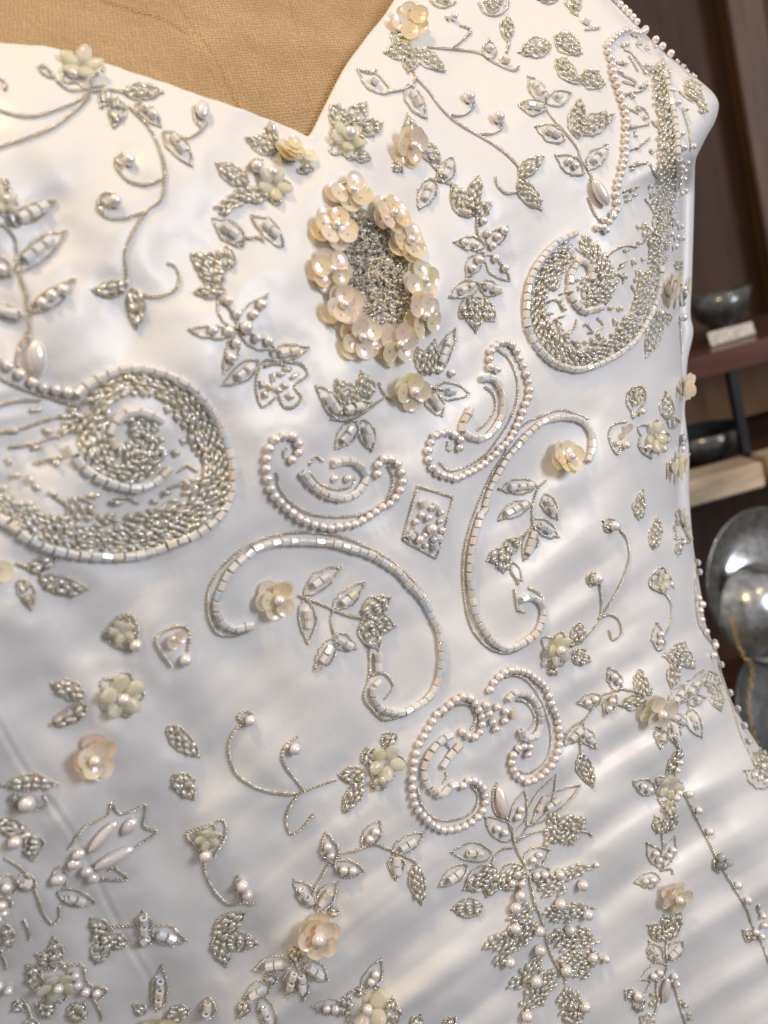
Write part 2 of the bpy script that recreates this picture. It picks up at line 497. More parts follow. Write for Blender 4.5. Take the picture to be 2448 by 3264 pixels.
def leaf_px(b, t, w, kind, n=None):
    b, t = np.asarray(b, float), np.asarray(t, float)
    ax = t - b; L = np.hypot(*ax); ax /= L; nr = np.array([-ax[1], ax[0]])
    bend = random.uniform(-.06, .06) * L
    u = np.linspace(0, 1, 12)
    hw = w / 2 * np.sin(np.pi * u ** 0.85) ** 0.85
    mid = b + ax * (u * L)[:, None] + nr * (bend * np.sin(np.pi * u))[:, None]
    st = 0.00030 * ppm(*((b + t) / 2))
    a, c_ = mid + nr * hw[:, None], mid - nr * hw[:, None]
    if kind != 'b':
        rope(catmull(a + rng.normal(0, 1.5, a.shape), st), 0.8); rope(catmull(np.vstack([c_, t + ax * 5]) + rng.normal(0, 1.5, (13, 2)), st), 0.8)
    pm = ppm(*((b + t) / 2))
    ang = math.atan2(ax[1], ax[0])
    if kind in 'sb':
        rows = max(1, int(round(w * (1.1 if kind == 'b' else 0.76) / (BW * 2.15 * pm))))
        for r in range(rows):
            o = ((r + .5) / rows - .5) * w * (0.95 if kind == 'b' else 0.68)
            cut = 0.95 - 0.42 * abs(o) / (w / 2)
            m = max(1, int(L * cut * 1.0 / (BL * pm)))
            for k in range(m):
                uu = 0.48 + ((k + .5) / m - .5) * cut
                p = b + ax * uu * L + nr * (o + bend * math.sin(math.pi * uu)) + (rng.normal(0, 2.6, 2) if kind == 'b' else 0)
                bug_at(p, ang + random.gauss(0, .42 if kind == 'b' else .24) + 0.25 * (1 if o < 0 else -1))
    elif kind == 't':
        m = n or max(1, int(round(L * 0.62 / (TL * pm))))
        sc = min(1.0, max(0.62, w * 0.78 / (2 * TW * pm)))
        for k in range(m):
            uu = 0.46 + (k - (m - 1) / 2) * TL * pm / L
            tube_at(b + ax * uu * L + nr * bend, ax * 4, TL * 0.95, TW * sc)
    elif kind == 'p':
        m = n or min(3, max(1, int(round(L * 0.62 / (2 * RP * pm)))))
        for k in range(m):
            uu = 0.48 + (k - (m - 1) / 2) * 2.02 * RP * pm / L
            pearl_at(b + ax * uu * L + nr * (bend + random.gauss(0, 2)))
def leaf(kind, s, w=46, n=None):
    p = S(s)
    leaf_px(p[0], p[1], w, kind, n)
def leaves(kind, w, *ss):
    for s in ss: leaf(kind, s, w)
def drop(s, w):
    p = S(s); a = p[1] - p[0]; L = np.hypot(*a); c_ = p.mean(0); pm = ppm(*c_)
    put('drop', c_, a / L * 5, (L / 2 / pm, w / 2 / pm, w / 2 / pm * .85))
def glass(x, y, d=26):
    p = S([(x, y)])[0]; r = d / 2 / ppm(*p)
    put('glass', p, (4, random.uniform(-4, 4)), (r, r, r * .85))
def frost(x, y, d=30):
    p = S([(x, y)])[0]; r = d / 2 / ppm(*p)
    put('pearl', p, (4, random.uniform(-4, 4)), (r * 1.12, r * .92, r * .85))
def sequin(x, y, d=64, tilt=0.25):
    p = S([(x, y)])[0]; r = d / 2 / ppm(*p)
    put('sequin', p, (4, random.uniform(-4, 4)), (r, r, r), lift=0.0012, tilt=rng.normal(0, tilt, 3))
def sflower(x, y, R=62, d=None, lean=(0, 0), pd=32, layers=2, n=5):
    """sequins sewn in a rosette round a pearl; R: outer radius, d: sequin width (photo pixels)"""
    c_ = S([(x, y)])[0]; pm = ppm(*c_)
    d = d or 1.03 * R
    N = normal(np.array([c_[0]]), np.array([c_[1]]))[0]
    U = np.cross((0, 1, 0), N); U /= np.linalg.norm(U); V = np.cross(N, U)
    a0 = random.random() * 6.28; R = R * random.uniform(.94, 1.06); cf = random.uniform(.4, 1.5)
    lean3 = lean[0] * U - lean[1] * V
    cord_r = 0.45 * R
    th = np.linspace(0, 6.0, 16)
    rope(catmull(np.stack([c_[0] + cord_r * np.cos(th), c_[1] + cord_r * np.sin(th)], 1), 0.0003 * pm), 1.0)
    for lay in range(layers):
        rr = (R - d / 2) * (1.0 if lay == 0 else 0.86)
        nl = n if lay == 0 else random.choice((3, 4, 4, 5))
        for k in range(nl):
            a = a0 + k * 2 * math.pi / nl + lay * math.pi / nl + random.gauss(0, .16)
            q = c_ + rr * np.array([math.cos(a), -math.sin(a)])
            rad = math.cos(a) * U + math.sin(a) * V
            cup = (0.05 if lay == 0 else 0.22) * cf + random.gauss(0, .13)
            rs = d / 2 / pm * random.uniform(.93, 1.05) * (1 if lay == 0 else .94)
            put('sequin', q, (math.cos(a) * 4, -math.sin(a) * 4), (rs, rs, rs), lift=0.0012 + 0.0016 * lay + 0.0003 * k + rr / pm * max(-.5, min(.9, -float(rad @ lean3))) , tilt=-rad * cup + lean3 * 0.9 + rng.normal(0, .06, 3))
    if pd:
        r = pd / 2 / pm
        put('pearl', c_ + np.array(lean) * R * 0.12, (4, 0), (r, r, r), lift=0.0030 + r * .8)
def oflower(x, y, R=60, pd=32, tilt=0.15):
    c_ = S([(x, y)])[0]; r = R / ppm(*c_)
    th = np.linspace(0, 6.1, 26) + random.random()
    sc = R * (0.80 + 0.16 * np.cos(5 * th))
    rope(catmull(np.stack([c_[0] + sc * np.cos(th), c_[1] + sc * np.sin(th)], 1), 0.0003 * R / r), 0.85)
    put('resin', c_, (math.cos(1.3 * R) * 4, math.sin(1.7 * R) * 4), (r, r, r), lift=0.0011, tilt=rng.normal(0, tilt, 3))
    if pd:
        rp = pd / 2 / ppm(*c_)
        put('pearl', c_ + rng.normal(0, 4, 2), (4, 0), (rp, rp, rp), lift=0.0016 + rp * .8)
# ------------------------------------------------------------------ the embroidery itself
def embroider():
    # ---- upper left
    tile(0, 0)
    M('flower_spray')
    oflower(525, 445, 74, 0); pearl(470, 500, 30); pearl(540, 500, 22)
    cord('250,440 290,490 350,510 300,440 250,440'); cord('370,530 450,590 560,580 680,560')
    cord('-60,700 0,720 120,755 240,755 380,710 500,660 580,600'); cord('-60,975 60,935 200,890 340,830 440,760 520,690 580,620')
    cord('580,600 680,590 780,600 860,640')
    leaf('s', '790,600 1050,605', 50); leaf('s', '760,640 740,825', 50); leaf('s', '700,600 660,700', 36)
    cord('830,690 900,760 980,850 1030,960 1065,1080 1065,1200 1040,1300 960,1360 900,1440 850,1530 810,1640 815,1760 820,1850')
    leaf('p', '880,680 1040,820', 42); leaf('t', '1060,860 1240,1075', 56, 2)
    cord('1190,905 1240,890 1290,860 1340,800'); drop('1310,665 1305,815', 46); cord('1260,700 1265,780 1300,830')
    cord('1060,1160 1000,1190 930,1200 840,1180 770,1110 750,1040 790,1005 860,1020'); pearl(838, 1062, 40); bug(770, 1070, 70)
    cord('950,1380 870,1400 770,1420 680,1400 635,1330 680,1260 750,1265'); pearl(742, 1322, 42); bug(655, 1370, 60); bug(680, 1330, 60)
    cord('-20,510 30,540 30,590')
    M('leaf_sprig')
    F(0, 500, 4.066)
    cord('-60,880 60,905 180,1050 210,1200 220,1400 280,1600 340,1750 350,1900 380,2080'); cord('380,2050 385,2300 395,2450')
    leaf('t', '120,830 720,570', 50); leaf('t', '230,1480 850,970', 66); leaf('p', '390,2000 960,1590', 54)
    leaf('p', '150,1550 -200,1280', 60); oflower(20, 590, 50, 26); leaf('s', '0,300 40,420', 40); leaf('t', '300,2080 -150,1980', 50)
    leaf('s', '250,880 60,700', 40)
    tile(0, 1)
    M('leaf_sprig')
    leaf('s', '830,190 600,225', 50); leaf('s', '855,225 885,465', 58)
    cord('850,210 900,240 980,265 1070,255 1140,215 1160,140 1130,70 1080,50')
    # ---- big paisley at the left
    M('paisley')
    drop('225,545 240,790', 62); cord('180,500 125,600 105,690 150,770')
    pearl_row('-60,650 80,740 170,800 260,850 360,865 480,890'); cord('-60,760 120,850 250,900 400,940 540,985')
    for s in ('-60,985 100,940 260,935', '-60,1150 120,1120 250,1080 390,1040', '60,1240 200,1220 330,1180 400,1170', '220,1345 330,1320 410,1310'): cord(s)
    bugs('230,995,-8 90,1130,-5 310,1135,40 240,1240,0 370,1345,30 110,1422,-5 20,1500,-10 130,1605,0 190,1605,5 60,1560,0 240,1500,40 60,1330,70 200,1450,80 -20,1590,0 340,1540,10')
    outer = '500,905 560,850 680,780 820,745 960,745 1100,780 1230,850 1340,970 1420,1100 1480,1260 1505,1400 1490,1560 1400,1710 1250,1810 1100,1870 950,1920 800,1945 650,1945 500,1930 330,1890 180,1820 40,1720 -80,1640'
    tubes(outer)
    tubes('750,1250 728,1150 780,1050 870,1012 960,1030 1050,1075'); tubes('450,1230 520,1350 620,1430 750,1480 880,1495 1000,1460 1100,1370')
    bug_band('620,985 700,880 820,830 960,835 1090,870 1200,940 1290,1050', 74, 14)
    bug_band('1290,1050 1360,1180 1400,1330 1395,1480 1340,1630 1230,1730 1080,1795 920,1840 760,1855 600,1855 440,1820 280,1770 120,1700 -60,1610', 92, 20)
    bug_band('560,1180 570,1290 640,1370 760,1410 880,1400 980,1330 1030,1230', 60, 8)
    bug_band('600,1010 560,1100 570,1200', 55, 10); bug_band('680,1000 640,1120 660,1250 720,1330', 44, 5)
    bug_band('830,1110 930,1100 990,1180 950,1290 850,1310 800,1220', 56, 10); bug_band('850,1180 900,1190 890,1250', 34, 0)
    bug_band('1080,960 1180,1040 1250,1150 1290,1280', 40, 14, .8)
    bug_band('520,990 460,1060 430,1150', 44, 40); bug_band('420,1590 600,1690 840,1720 1040,1680 1190,1580 1280,1440', 52, 20, .5)
    for s in ('1050,1560 1100,1500 1180,1480', '700,1600 800,1560 900,1600', '950,1640 1040,1700 1130,1640', '500,1560 600,1610 560,1700', '1150,1400 1210,1360 1280,1400', '350,1560 430,1620 420,1720'): cord(s)
    bugs('1180,1200,70 1130,1270,30 1210,1470,60 1080,1530,0 600,1545,-10 700,1690,0 830,1690,0 420,1700,0 940,1680,40 1060,1620,-40 1000,1590,10 760,1590,0 350,1680,10 230,1640,0')
    # ---- scatter below the paisley
    tile(0, 2)
    M('flower_spray')
    sequin(5, 380, 70, .1); pearl(-60, 330, 30); leaf('s', '250,430 565,500', 58); leaf('s', '180,370 370,300', 40); leaf('s', '120,440 205,620', 50); cord('100,330 200,370 280,420')
    M('bead_bud')
    oflower(795, 765, 44, 0, .1); pearl(880, 850, 40); cord('860,900 760,870 670,800 715,740 770,680 850,670 890,740 890,820'); glass(700, 800, 24)
    M('bead_bud')
    sequin(1115, 830, 52, .1); pearl(1190, 950, 40); cord('1110,1000 1030,890 1010,820 1080,760 1190,740 1220,810 1210,900'); sequin(1165, 800, 40, .2); pearl(1110, 815, 24)
    M('flower_spray')
    oflower(780, 1180, 78, 40); leaf('s', '550,1200 340,1110', 56); leaf('s', '570,1250 325,1375', 48); pearl(735, 1210, 26)
    M('sequin_rosette')
    sflower(610, 1560, 72, 72, (.1, -.2), 38)
    M('bead_leaf'); leaf('s', '1085,1385 1285,1575', 62)
    M('curling_stem')
    cord('1570,1360 1520,1410 1485,1480 1480,1560 1510,1659 1560,1719 1650,1779 1760,1810 1890,1824 1960,1809 2060,1769 2180,1729'); pearl(1612, 1340, 36); cord('1570,1360 1540,1320 1590,1290 1640,1310')
    cord('1930,1829 1880,1899 1850,1989 1880,2079 1960,2039 2030,1949'); cord('1970,1809 1910,1729 1850,1650 1825,1580 1850,1510 1930,1450'); pearl(1898, 1528, 38); bug(1850, 1520, -60)
    # ---- lower left
    tile(0, 3)
    M('bead_leaf'); leaf('s', '1125,40 1255,195', 66)
    M('bead_bud')
    drop('745,330 575,525', 44); drop('855,500 615,625', 44); drop('870,310 790,410', 44)
    cord('450,510 540,380 620,340 700,290 715,220 770,290 860,270 940,235 930,370 1015,410 900,490 800,580 710,650'); cord('600,705 700,715 825,710 740,640')
    for x, y in ((505, 540), (480, 600), (560, 650), (600, 690)): frost(x, y, 40)
    M('curling_stem')
    leaf('t', '370,800 620,865', 50, 2); frost(372, 700, 44); cord('330,720 360,650 420,640 420,760')
    cord('380,890 380,970 330,1000 270,920 240,830 190,720 130,640 30,575')
    M('bead_bud')
    oflower(1345, 440, 44, 0, .1); cord('1320,560 1250,490 1215,420 1340,370 1440,335 1455,440 1390,560'); pearl(1335, 545, 40)
    cord('1320,600 1330,680 1380,780 1440,850 1500,880 1580,865 1650,880'); pearl(1568, 740, 40); pearl(1600, 800, 36); cord('1540,690 1525,780 1580,860')
    M('bead_leaf'); leaf('s', '1390,1090 1585,935', 66); leaf('s', '1450,1110 1665,1130', 60); leaf('s', '1395,1090 1465,1275', 58)
    M('flower_spray')
    leaf('s', '60,95 365,100', 50); pearl(180, 200, 54); cord('-40,90 60,110 200,120'); cord('90,160 80,240 160,270 300,240 280,170'); glass(95, 180, 28)
    leaf('s', '-20,330 210,430', 56); pearl(100, 462, 44); leaf('s', '160,470 290,490', 46); leaf('s', '190,480 215,590', 46); bugs('20,380,30 60,420,10 230,440,20')
    leaf('p', '120,760 -40,750', 60); leaf('t', '230,760 90,700', 50)
    M('leaf_sprig')
    leaf('s', '690,1070 590,970', 56); leaf('s', '650,1100 835,1125', 56); leaf('s', '660,1120 620,1260', 60); cord('700,1030 790,1015 880,1015'); bugs('640,1040,0 680,1090,10 620,1080,80')
    leaf('t', '930,1060 925,930', 50, 2); leaf('t', '980,1040 1195,1110', 58, 2); leaf('t', '990,1050 890,1150', 44, 1)
    M('leaf_sprig'); leaf('t', '1020,1570 1045,1280', 52); leaf('t', '1340,1620 1355,1485', 52, 2); sequin(980, 1625, 60, .2); leaf('s', '1090,1600 1230,1560', 52); sflower(1080, 1690, 60, 60); leaf('s', '940,1590 870,1530', 36); bug(1110, 1590, -10)
    M('flower_spray')
    oflower(370, 1385, 66, 32); leaf('s', '390,1240 240,1205', 54); leaf('s', '385,1250 345,1095', 46); pearls('490,1325 505,1385 555,1430 625,1440'); cord('430,1270 530,1275 570,1390 690,1430 640,1500'); bug(420, 1280, 40)
    leaf('s', '350,1590 240,1520', 66); leaf('s', '460,1630 545,1510', 62); cord('590,1470 640,1560 665,1630'); leaf('s', '240,1320 180,1280', 36); leaf('s', '180,1310 280,1470', 40)
    pearls('55,1420 -10,1390 25,920 -10,955'); cord('150,980 180,1040 190,1110'); cord('5,1180 45,1300'); leaf('s', '40,1010 65,1150', 34); cord('100,1500 170,1530 200,1620'); leaf('s', '90,1510 170,1560', 36); leaf('p', '80,880 -60,860', 46)
    leaf('s', '160,1640 260,1700', 40)
    # ---- garland left of the big flower
    F(600, 400, 4.1475)
    M('flower_garland')
    leaf('s', '1120,260 1075,-20', 40); leaf('s', '1140,360 765,180', 50); sflower(1310, 380, 52, 56, (.15, -.3), 0); sequin(1590, 440, 52, .1); pearl(1400, 310, 24); pearl(1400, 440, 30); pearl(1180, 300, 24)
    leaf('s', '770,800 365,505', 56); pearl(885, 585, 40); pearl(1090, 660, 38); oflower(1110, 820, 62, 0); bug_band('1000,960 750,930 560,1030 420,1150', 46, 6); cord('1050,960 1130,1000 1230,960'); cord('980,480 850,470 760,600 780,760'); leaf('s', '1450,600 1650,590', 26)
    leaf('t', '740,1530 330,1240', 62, 2); leaf('t', '1250,1610 840,1200', 54, 2); cord('560,1540 640,1600 740,1580'); cord('740,1480 820,1500 900,1480 1000,1540')
    leaf('s', '470,1950 40,1710', 74); leaf('s', '490,1920 500,1610', 66)
    F(600, 850, 4.1475)
    leaf('s', '470,180 150,120', 60); leaf('s', '480,330 90,350', 44)
    for s in ('640,820 1040,380', '620,880 20,840', '640,830 390,430', '690,890 1150,1090', '610,940 470,1400'): 
        q = S(s); leaf_px(q[0], q[1], 40, 'o')
    pearls('520,470 630,640 850,640 950,510 310,860 510,870 880,950 1040,990 600,1020 540,1210'); pearl(735, 815, 44)
    leaf('t', '1080,1150 1580,1075', 50, 2); leaf('t', '920,1240 470,1560', 54, 2)
    cord('900,1450 890,1650 960,1850 1080,1800 1180,1720 1260,1850 1400,1850 1490,1720 1400,1580 1570,1430 1480,1290 1250,1260 1050,1230 950,1300', True)
    bugs('1110,1470,85 1300,1360,0 1270,1580,50 1060,1600,60 1330,1720,40 1000,1700,80 1400,1450,-40 1180,1640,30 960,1560,80 1200,1420,10'); cord('1000,1320 1150,1280 1300,1310')
    # ---- big flower of sequin rosettes
    F(0, 0, 1)
    M('sequin_flower')
    cx, cy = 1195, 858
    for gx_ in np.arange(-100, 101, 17.0):
        for gy_ in np.arange(-190, 191, 17.0):
            if (gx_ / 96) ** 2 + (gy_ / 186) ** 2 > 1: continue
            q = np.array([cx + gx_ + 0.12 * gy_, cy + gy_]) + rng.normal(0, 4, 2)
            a = random.random() * 6.28
            pts = [q]
            for _k in range(4):
                a += random.uniform(-1.4, 1.4)
                pts.append(pts[-1] + 13 * np.array([math.cos(a), math.sin(a)]))
            rope(catmull(np.array(pts), 3.0), 0.95, lift=random.uniform(.0004, .0016))
            if random.random() < .45: bug_at(q, random.random() * 3.14, .7)
    for x, y in ((1101, 622), (1230, 690), (1052, 735), (1290, 785), (1035, 868), (1330, 905), (1078, 985), (1330, 1015), (1136, 1088), (1246, 1102)):
        sflower(x, y, 74, 69, ((x - cx) / 600, (y - cy) / 900), 30)
    sflower(1293, 1252, 68, 66, (-.1, .35), 36)
    # ---- sprays under the big flower
    tile(1, 1)
    M('leaf_sprig')
    leaf('t', '540,1060 395,845', 50); leaf('s', '650,970 515,800', 60); leaf('s', '730,920 680,755', 52); leaf('t', '650,1070 510,1245', 54); leaf('t', '690,1060 750,1255', 52); leaf('t', '520,1020 740,950', 40)
    cord('480,1055 600,1060 700,1010 780,950 850,900'); cord('790,820 830,900 880,930')
    M('leaf_sprig')
    leaf('s', '1100,770 1040,595', 48); leaf('s', '1130,770 1155,550', 48); leaf('t', '1180,760 1290,470', 44); leaf('t', '1150,860 1375,895', 56, 1); leaf('t', '1100,880 1205,1040', 52); cord('1060,830 1120,850 1220,870'); frost(1180, 740, 26); frost(1260, 760, 26)
    # ---- pearl scrolls
    M('pearl_scroll')
    pearl_row('200,1340 262,1270 250,1190 190,1165 110,1200 75,1280 62,1360 70,1440 95,1520 150,1590 210,1645 280,1695 360,1730 450,1752 550,1750 640,1735 720,1690 790,1640 860,1600 910,1540 938,1470 930,1390 890,1330 825,1308 780,1360 785,1440')
    cord('200,1240 175,1270 185,1310'); cord('850,1360 880,1430 870,1520 820,1600 700,1670 540,1690 360,1670 220,1590 150,1500 130,1400')
    tubes('280,1390 340,1470 400,1520 470,1555 540,1570 620,1550 680,1490 705,1420 650,1345 580,1325 480,1345'); cord('340,1350 380,1300 430,1330'); cord('340,1400 400,1470 500,1510 600,1500 640,1440'); frost(585, 1440, 30); frost(500, 1440, 26)
    M('pearl_scroll')
    pearl_row('1300,1270 1312,1200 1250,1148 1185,1155 1135,1190 1105,1260 1110,1340 1155,1400 1220,1430 1280,1445 1340,1420 1400,1390 1460,1350 1520,1300 1580,1240 1640,1180 1680,1090 1710,1020 1732,950 1752,890 1750,820 1730,750 1705,690 1672,620 1640,580 1590,560 1540,590 1500,650 1510,730 1570,745')
    cord('1560,610 1620,650 1660,720 1690,830 1680,960 1630,1080 1560,1190 1480,1290 1350,1370 1250,1390 1180,1340'); tubes('1450,800 1525,800 1570,850 1592,930 1585,1020 1540,1110 1480,1170 1400,1175 1330,1135 1345,1060 1385,990')
    cord('1480,850 1530,890 1545,980 1500,1070 1430,1130'); cord('1240,1200 1235,1250 1260,1260'); cord('1370,1060 1400,1030')
    F(0, 0, 1)
    M('bead_diamond')
    for a, b_ in (((1328, 1549), (1441, 1584)), ((1441, 1584), (1389, 1780)), ((1389, 1780), (1281, 1719)), ((1281, 1719), (1328, 1549))):
        rope(catmull(np.array([a, b_]), 2.9))
    for x, y, d in ((1361, 1648, 27), (1369, 1683, 36), (1331, 1717, 30), (1404, 1688, 22), (1400, 1632, 24), (1340, 1640, 22), (1322, 1662, 22), (1378, 1716, 24), (1352, 1738, 20), (1372, 1618, 20), (1398, 1660, 20), (1350, 1705, 18)): pearl(x, y, d)
    for x, y, a in ((1346, 1604, 1.2), (1320, 1690, .6), (1380, 1738, 1.3), (1382, 1612, .4), (1302, 1706, .8), (1388, 1712, .2)): tube_at((x, y), (math.cos(a) * 4, math.sin(a) * 4))
    # ---- tube scroll with flower, left
    tile(1, 2)
    M('bead_scroll')
    tubes('-20,720 -100,740 -160,740 -220,710 -260,630 -250,540 -210,450 -180,390 -120,320 -50,270 -20,240 60,210 150,190 250,185 350,185 430,190 500,200 560,220 620,240 690,260 760,290 840,340 910,390 970,460 1040,530 1090,600 1130,680 1170,760 1190,850 1195,950 1185,1050 1150,1150 1090,1220 1030,1260 960,1290 880,1290 810,1270 765,1210 752,1140 800,1090')
    tubes('778,900 785,1030')
    cord('-10,725 -60,770 -160,800 -260,780 -310,690 -320,580 -300,470 -220,350 -120,260 -20,200 60,165 150,145 260,128 380,132 500,148 600,178 700,218 800,272 900,342 1000,432 1070,520 1130,620')
    cord('730,890 732,1000 720,1100 695,1200 750,1280 820,1345 900,1335 980,1310'); cord('735,1060 830,1045 885,1130 830,1210')
    sflower(110, 555, 68, 64, (0, -.05), 36)
    leaf('t', '310,530 545,355', 56, 2); leaf('t', '500,620 695,455', 52, 2); leaf('t', '310,560 335,845', 54, 2); leaf('t', '500,800 645,880', 50, 2); leaf('t', '500,820 380,1025', 50, 2)
    cord('270,540 400,590 490,630 480,700 500,800'); cord('490,630 600,670 690,690')
    leaf('s', '690,690 865,555', 66); leaf('s', '700,720 895,740', 72); leaf('s', '690,690 790,890', 66)
    # ---- right tube scroll
    M('bead_scroll')
    tubes('1709,570 1769,550 1829,580 1849,640 1839,720 1799,790 1729,840 1659,875 1600,880 1530,840 1470,770 1430,690 1400,600 1385,500 1375,400 1380,300 1395,200 1420,100 1450,0 1470,-10 1490,-100 1530,-200 1580,-290 1630,-370 1659,-400 1709,-460 1769,-520 1829,-570 1889,-600 1979,-615 2059,-605 2119,-570 2159,-510 2169,-440 2159,-370 2140,-320')
    cord('2150,-600 2080,-630 1999,-660 1919,-650 1819,-610 1739,-570 1659,-490 1600,-370 1530,-260 1470,-140 1420,-20 1370,130 1345,250 1335,380 1340,500 1355,620 1390,740 1440,820 1520,890 1620,915 1700,890 1789,830 1849,760 1869,680 1869,600 1829,530 1759,490')
    cord('1669,500 1680,570 1690,630 1739,650')
    F(0, 0, 1)
    sflower(1793, 1462, 62, 60, (.1, -.2), 34)
    for a, b_ in (((1712, 1548), (1590, 1558)), ((1735, 1575), (1775, 1650)), ((1690, 1605), (1588, 1655)), ((1695, 1655), (1780, 1712)), ((1698, 1680), (1668, 1785))): leaf_px(a, b_, 46, 't')
    rope(catmull(np.array([(1740, 1530), (1712, 1560), (1695, 1620), (1692, 1680), (1640, 1730), (1625, 1800), (1650, 1865)]), 2.9))
    for a, b_ in (((1600, 1760), (1655, 1715)), ((1610, 1765), (1553, 1785)), ((1605, 1760), (1605, 1825))): leaf_px(a, b_, 48, 's')
    leaf_px((1625, 1790), (1660, 1850), 30, 'o')
    # ---- sprays in the lower middle
    tile(1, 3)
    M('flower_spray')
    sflower(395, 1065, 76, 72, (0, .05), 46)
    cord('360,900 370,800 400,740 440,670 470,620 540,560 650,530 760,490 850,520 960,570 1020,600 1050,640')
    leaf('p', '505,610 450,425', 54, 2); leaf('p', '500,620 695,662', 56, 2); leaf('p', '690,510 800,335', 54, 2); leaf('t', '880,545 1080,415', 50, 2); leaf('t', '895,555 905,715', 50, 2); leaf('s', '1025,625 1072,875', 50); leaf('t', '365,900 245,725', 54, 2); leaf('t', '400,930 525,735', 54, 2)
    leaf('s', '250,1150 260,1260', 44); leaf('s', '470,930 530,920', 30)
    leaf('t', '240,1260 -10,1300', 54, 2); leaf('t', '260,1270 195,1470', 52, 2); leaf('t', '290,1280 315,1490', 44, 2); leaf('t', '310,1260 465,1370', 56, 2); leaf('t', '100,1380 -90,1510', 54, 2); leaf('t', '40,1480 125,1700', 54, 2); leaf('s', '60,1390 130,1330', 36); leaf('s', '-60,1510 -110,1610', 44)
    M('flower_spray')
    oflower(725, 1550, 82, 34); leaf('p', '690,1440 805,1235', 52, 2); leaf('p', '580,1540 375,1540', 50, 2); leaf('s', '850,1690 890,1495', 54); leaf('s', '600,1480 540,1600', 50); leaf('s', '640,1440 700,1450', 36)
    leaf('s', '1030,1680 1060,1600', 40); leaf('s', '1230,1690 1275,1610', 40)
    M('flower_spray')
    oflower(835, -45, 64, 0); pearl(820, 60, 38); oflower(800, 75, 34, 0); leaf('s', '740,-20 715,-130', 46); leaf('s', '820,-150 905,-215', 44); leaf('s', '700,40 540,40', 54); leaf('s', '690,90 565,285', 50)
    # ---- heart of pearls
    F(1280, 2100, 3.19)
    M('pearl_scroll')
    pearl_row('575,705 665,775 760,770 800,660 790,560 750,485 710,410 620,372 540,410 460,475 380,535 310,610 260,700 200,795 150,900 120,1000 110,1100 95,1210 95,1310 110,1410 150,1510 205,1580 275,1650 350,1700 435,1728 525,1720 625,1690 710,1640 790,1570 828,1470 822,1370 800,1290 740,1238 655,1225 580,1310')
    pearls('845,460 870,545 905,630 955,480 1040,525 1030,625 940,705')
    cord('700,720 745,600 690,480 600,460 500,500 400,580'); cord('700,1290 765,1380 745,1500 680,1580 560,1630 420,1640 300,1600 200,1480 155,1320')
    tubes('500,760 390,830 310,910 250,1000 220,1110 230,1220 290,1310 390,1370 480,1290 550,1260'); tubes('590,860 480,980 400,1110'); cord('440,860 480,900 500,940'); cord('420,1260 450,1190 440,1150')
    M('pearl_scroll')
    pearl_row('860,345 915,245 975,175 1045,125 1135,108 1215,118 1285,140 1345,195 1410,240 1455,315 1480,390 1510,465 1545,545 1565,625 1578,710 1590,800 1585,890 1560,985 1525,1075 1455,1140 1390,1200 1310,1237 1240,1237 1165,1190 1118,1130 1102,1035 1130,930 1205,875 1285,890 1248,995')
    cord('1040,190 1160,170 1280,230 1380,370 1450,520 1500,700 1512,850 1480,1000 1400,1100 1280,1160 1180,1140'); cord('1160,420 1250,440 1325,530 1345,620 1290,715'); cord('1180,920 1190,960')
    tubes('1050,420 1130,350 1230,345 1310,400 1370,480 1395,580 1390,690 1330,780 1230,790 1190,700'); tubes('1110,500 1130,600')
    # ---- fern spray
    M('bead_bud')
    drop('960,1290 1030,1610', 40); cord('970,1250 925,1340 920,1480 960,1580 1050,1615 1100,1640')
    M('fern_spray')
    F(1380, 2450, 2.716)
    leaf('p', '690,610 450,425', 62, 2); leaf('p', '680,540 785,195', 52, 2); leaf('t', '820,490 1055,65', 60, 2); leaf('t', '850,470 1270,145', 58, 2)
    bug_fill('990,400 1140,390 1285,410 1300,480 1255,600 1180,640 1080,620 960,655 960,580', 60, 40); cord('710,640 800,580 920,540 1100,520 1260,540 1340,550 1375,585'); cord('700,620 770,560 820,480')
    leaf('t', '510,740 160,720', 60, 2); cord('690,680 600,690 540,740 510,800 520,860'); leaf('t', '290,830 55,1015', 48, 2); leaf('s', '540,860 270,1035', 78); leaf('s', '540,880 460,1105', 60);
    cord('680,560 700,640 740,740 800,850 840,1000 870,1150 920,1260 960,1400 1000,1560 1060,1690 1130,1790 1142,1865', r=1.2)
    leaf('p', '790,850 1000,695', 60, 2); leaf('p', '830,930 1000,870', 50, 2); leaf('s', '800,860 570,1030', 84); pearls('720,900 672,978 752,982'); pearl(735, 1078, 36)
    for s, w_ in (('860,1020 1410,830', 40), ('870,1040 1180,1050', 40), ('930,1250 1425,1200', 52), ('990,1270 1230,1270', 36), ('980,1440 1460,1480', 50), ('1050,1500 1290,1530', 40), ('1050,1680 1510,1630', 56), ('1150,1750 1390,1720', 44), ('1000,1420 1370,1370', 34)):
        leaf('b', s, w_)
    for s, w_ in (('880,1190 610,1290', 50), ('860,1240 390,1580', 46), ('920,1310 630,1600', 54), ('700,1450 530,1725', 36), ('960,1590 640,1920', 50), ('1040,1720 790,2080', 66), ('760,1990 780,2150', 20), ('1140,1870 1260,2240', 76), ('1230,2080 1330,2140', 30)):
        leaf('b', s, w_)
    for x, y, d in ((1080, 912, 30), (1268, 990, 37), (1075, 1150, 38), (1310, 1240, 37), (1160, 1372, 34), (1362, 1615, 32), (1130, 1722, 38), (700, 1190, 36), (692, 1362, 36), (898, 1380, 35), (642, 1650, 36), (902, 1540, 38), (868, 1820, 40), (795, 2120, 37), (1300, 2040, 34), (1480, 1632, 26), (1405, 825, 18)): pearl(x, y, d)
    M('bead_leaf'); leaf('s', '120,2230 190,2150', 40)
    M('bead_leaf'); leaf('s', '430,1190 170,1215', 62)
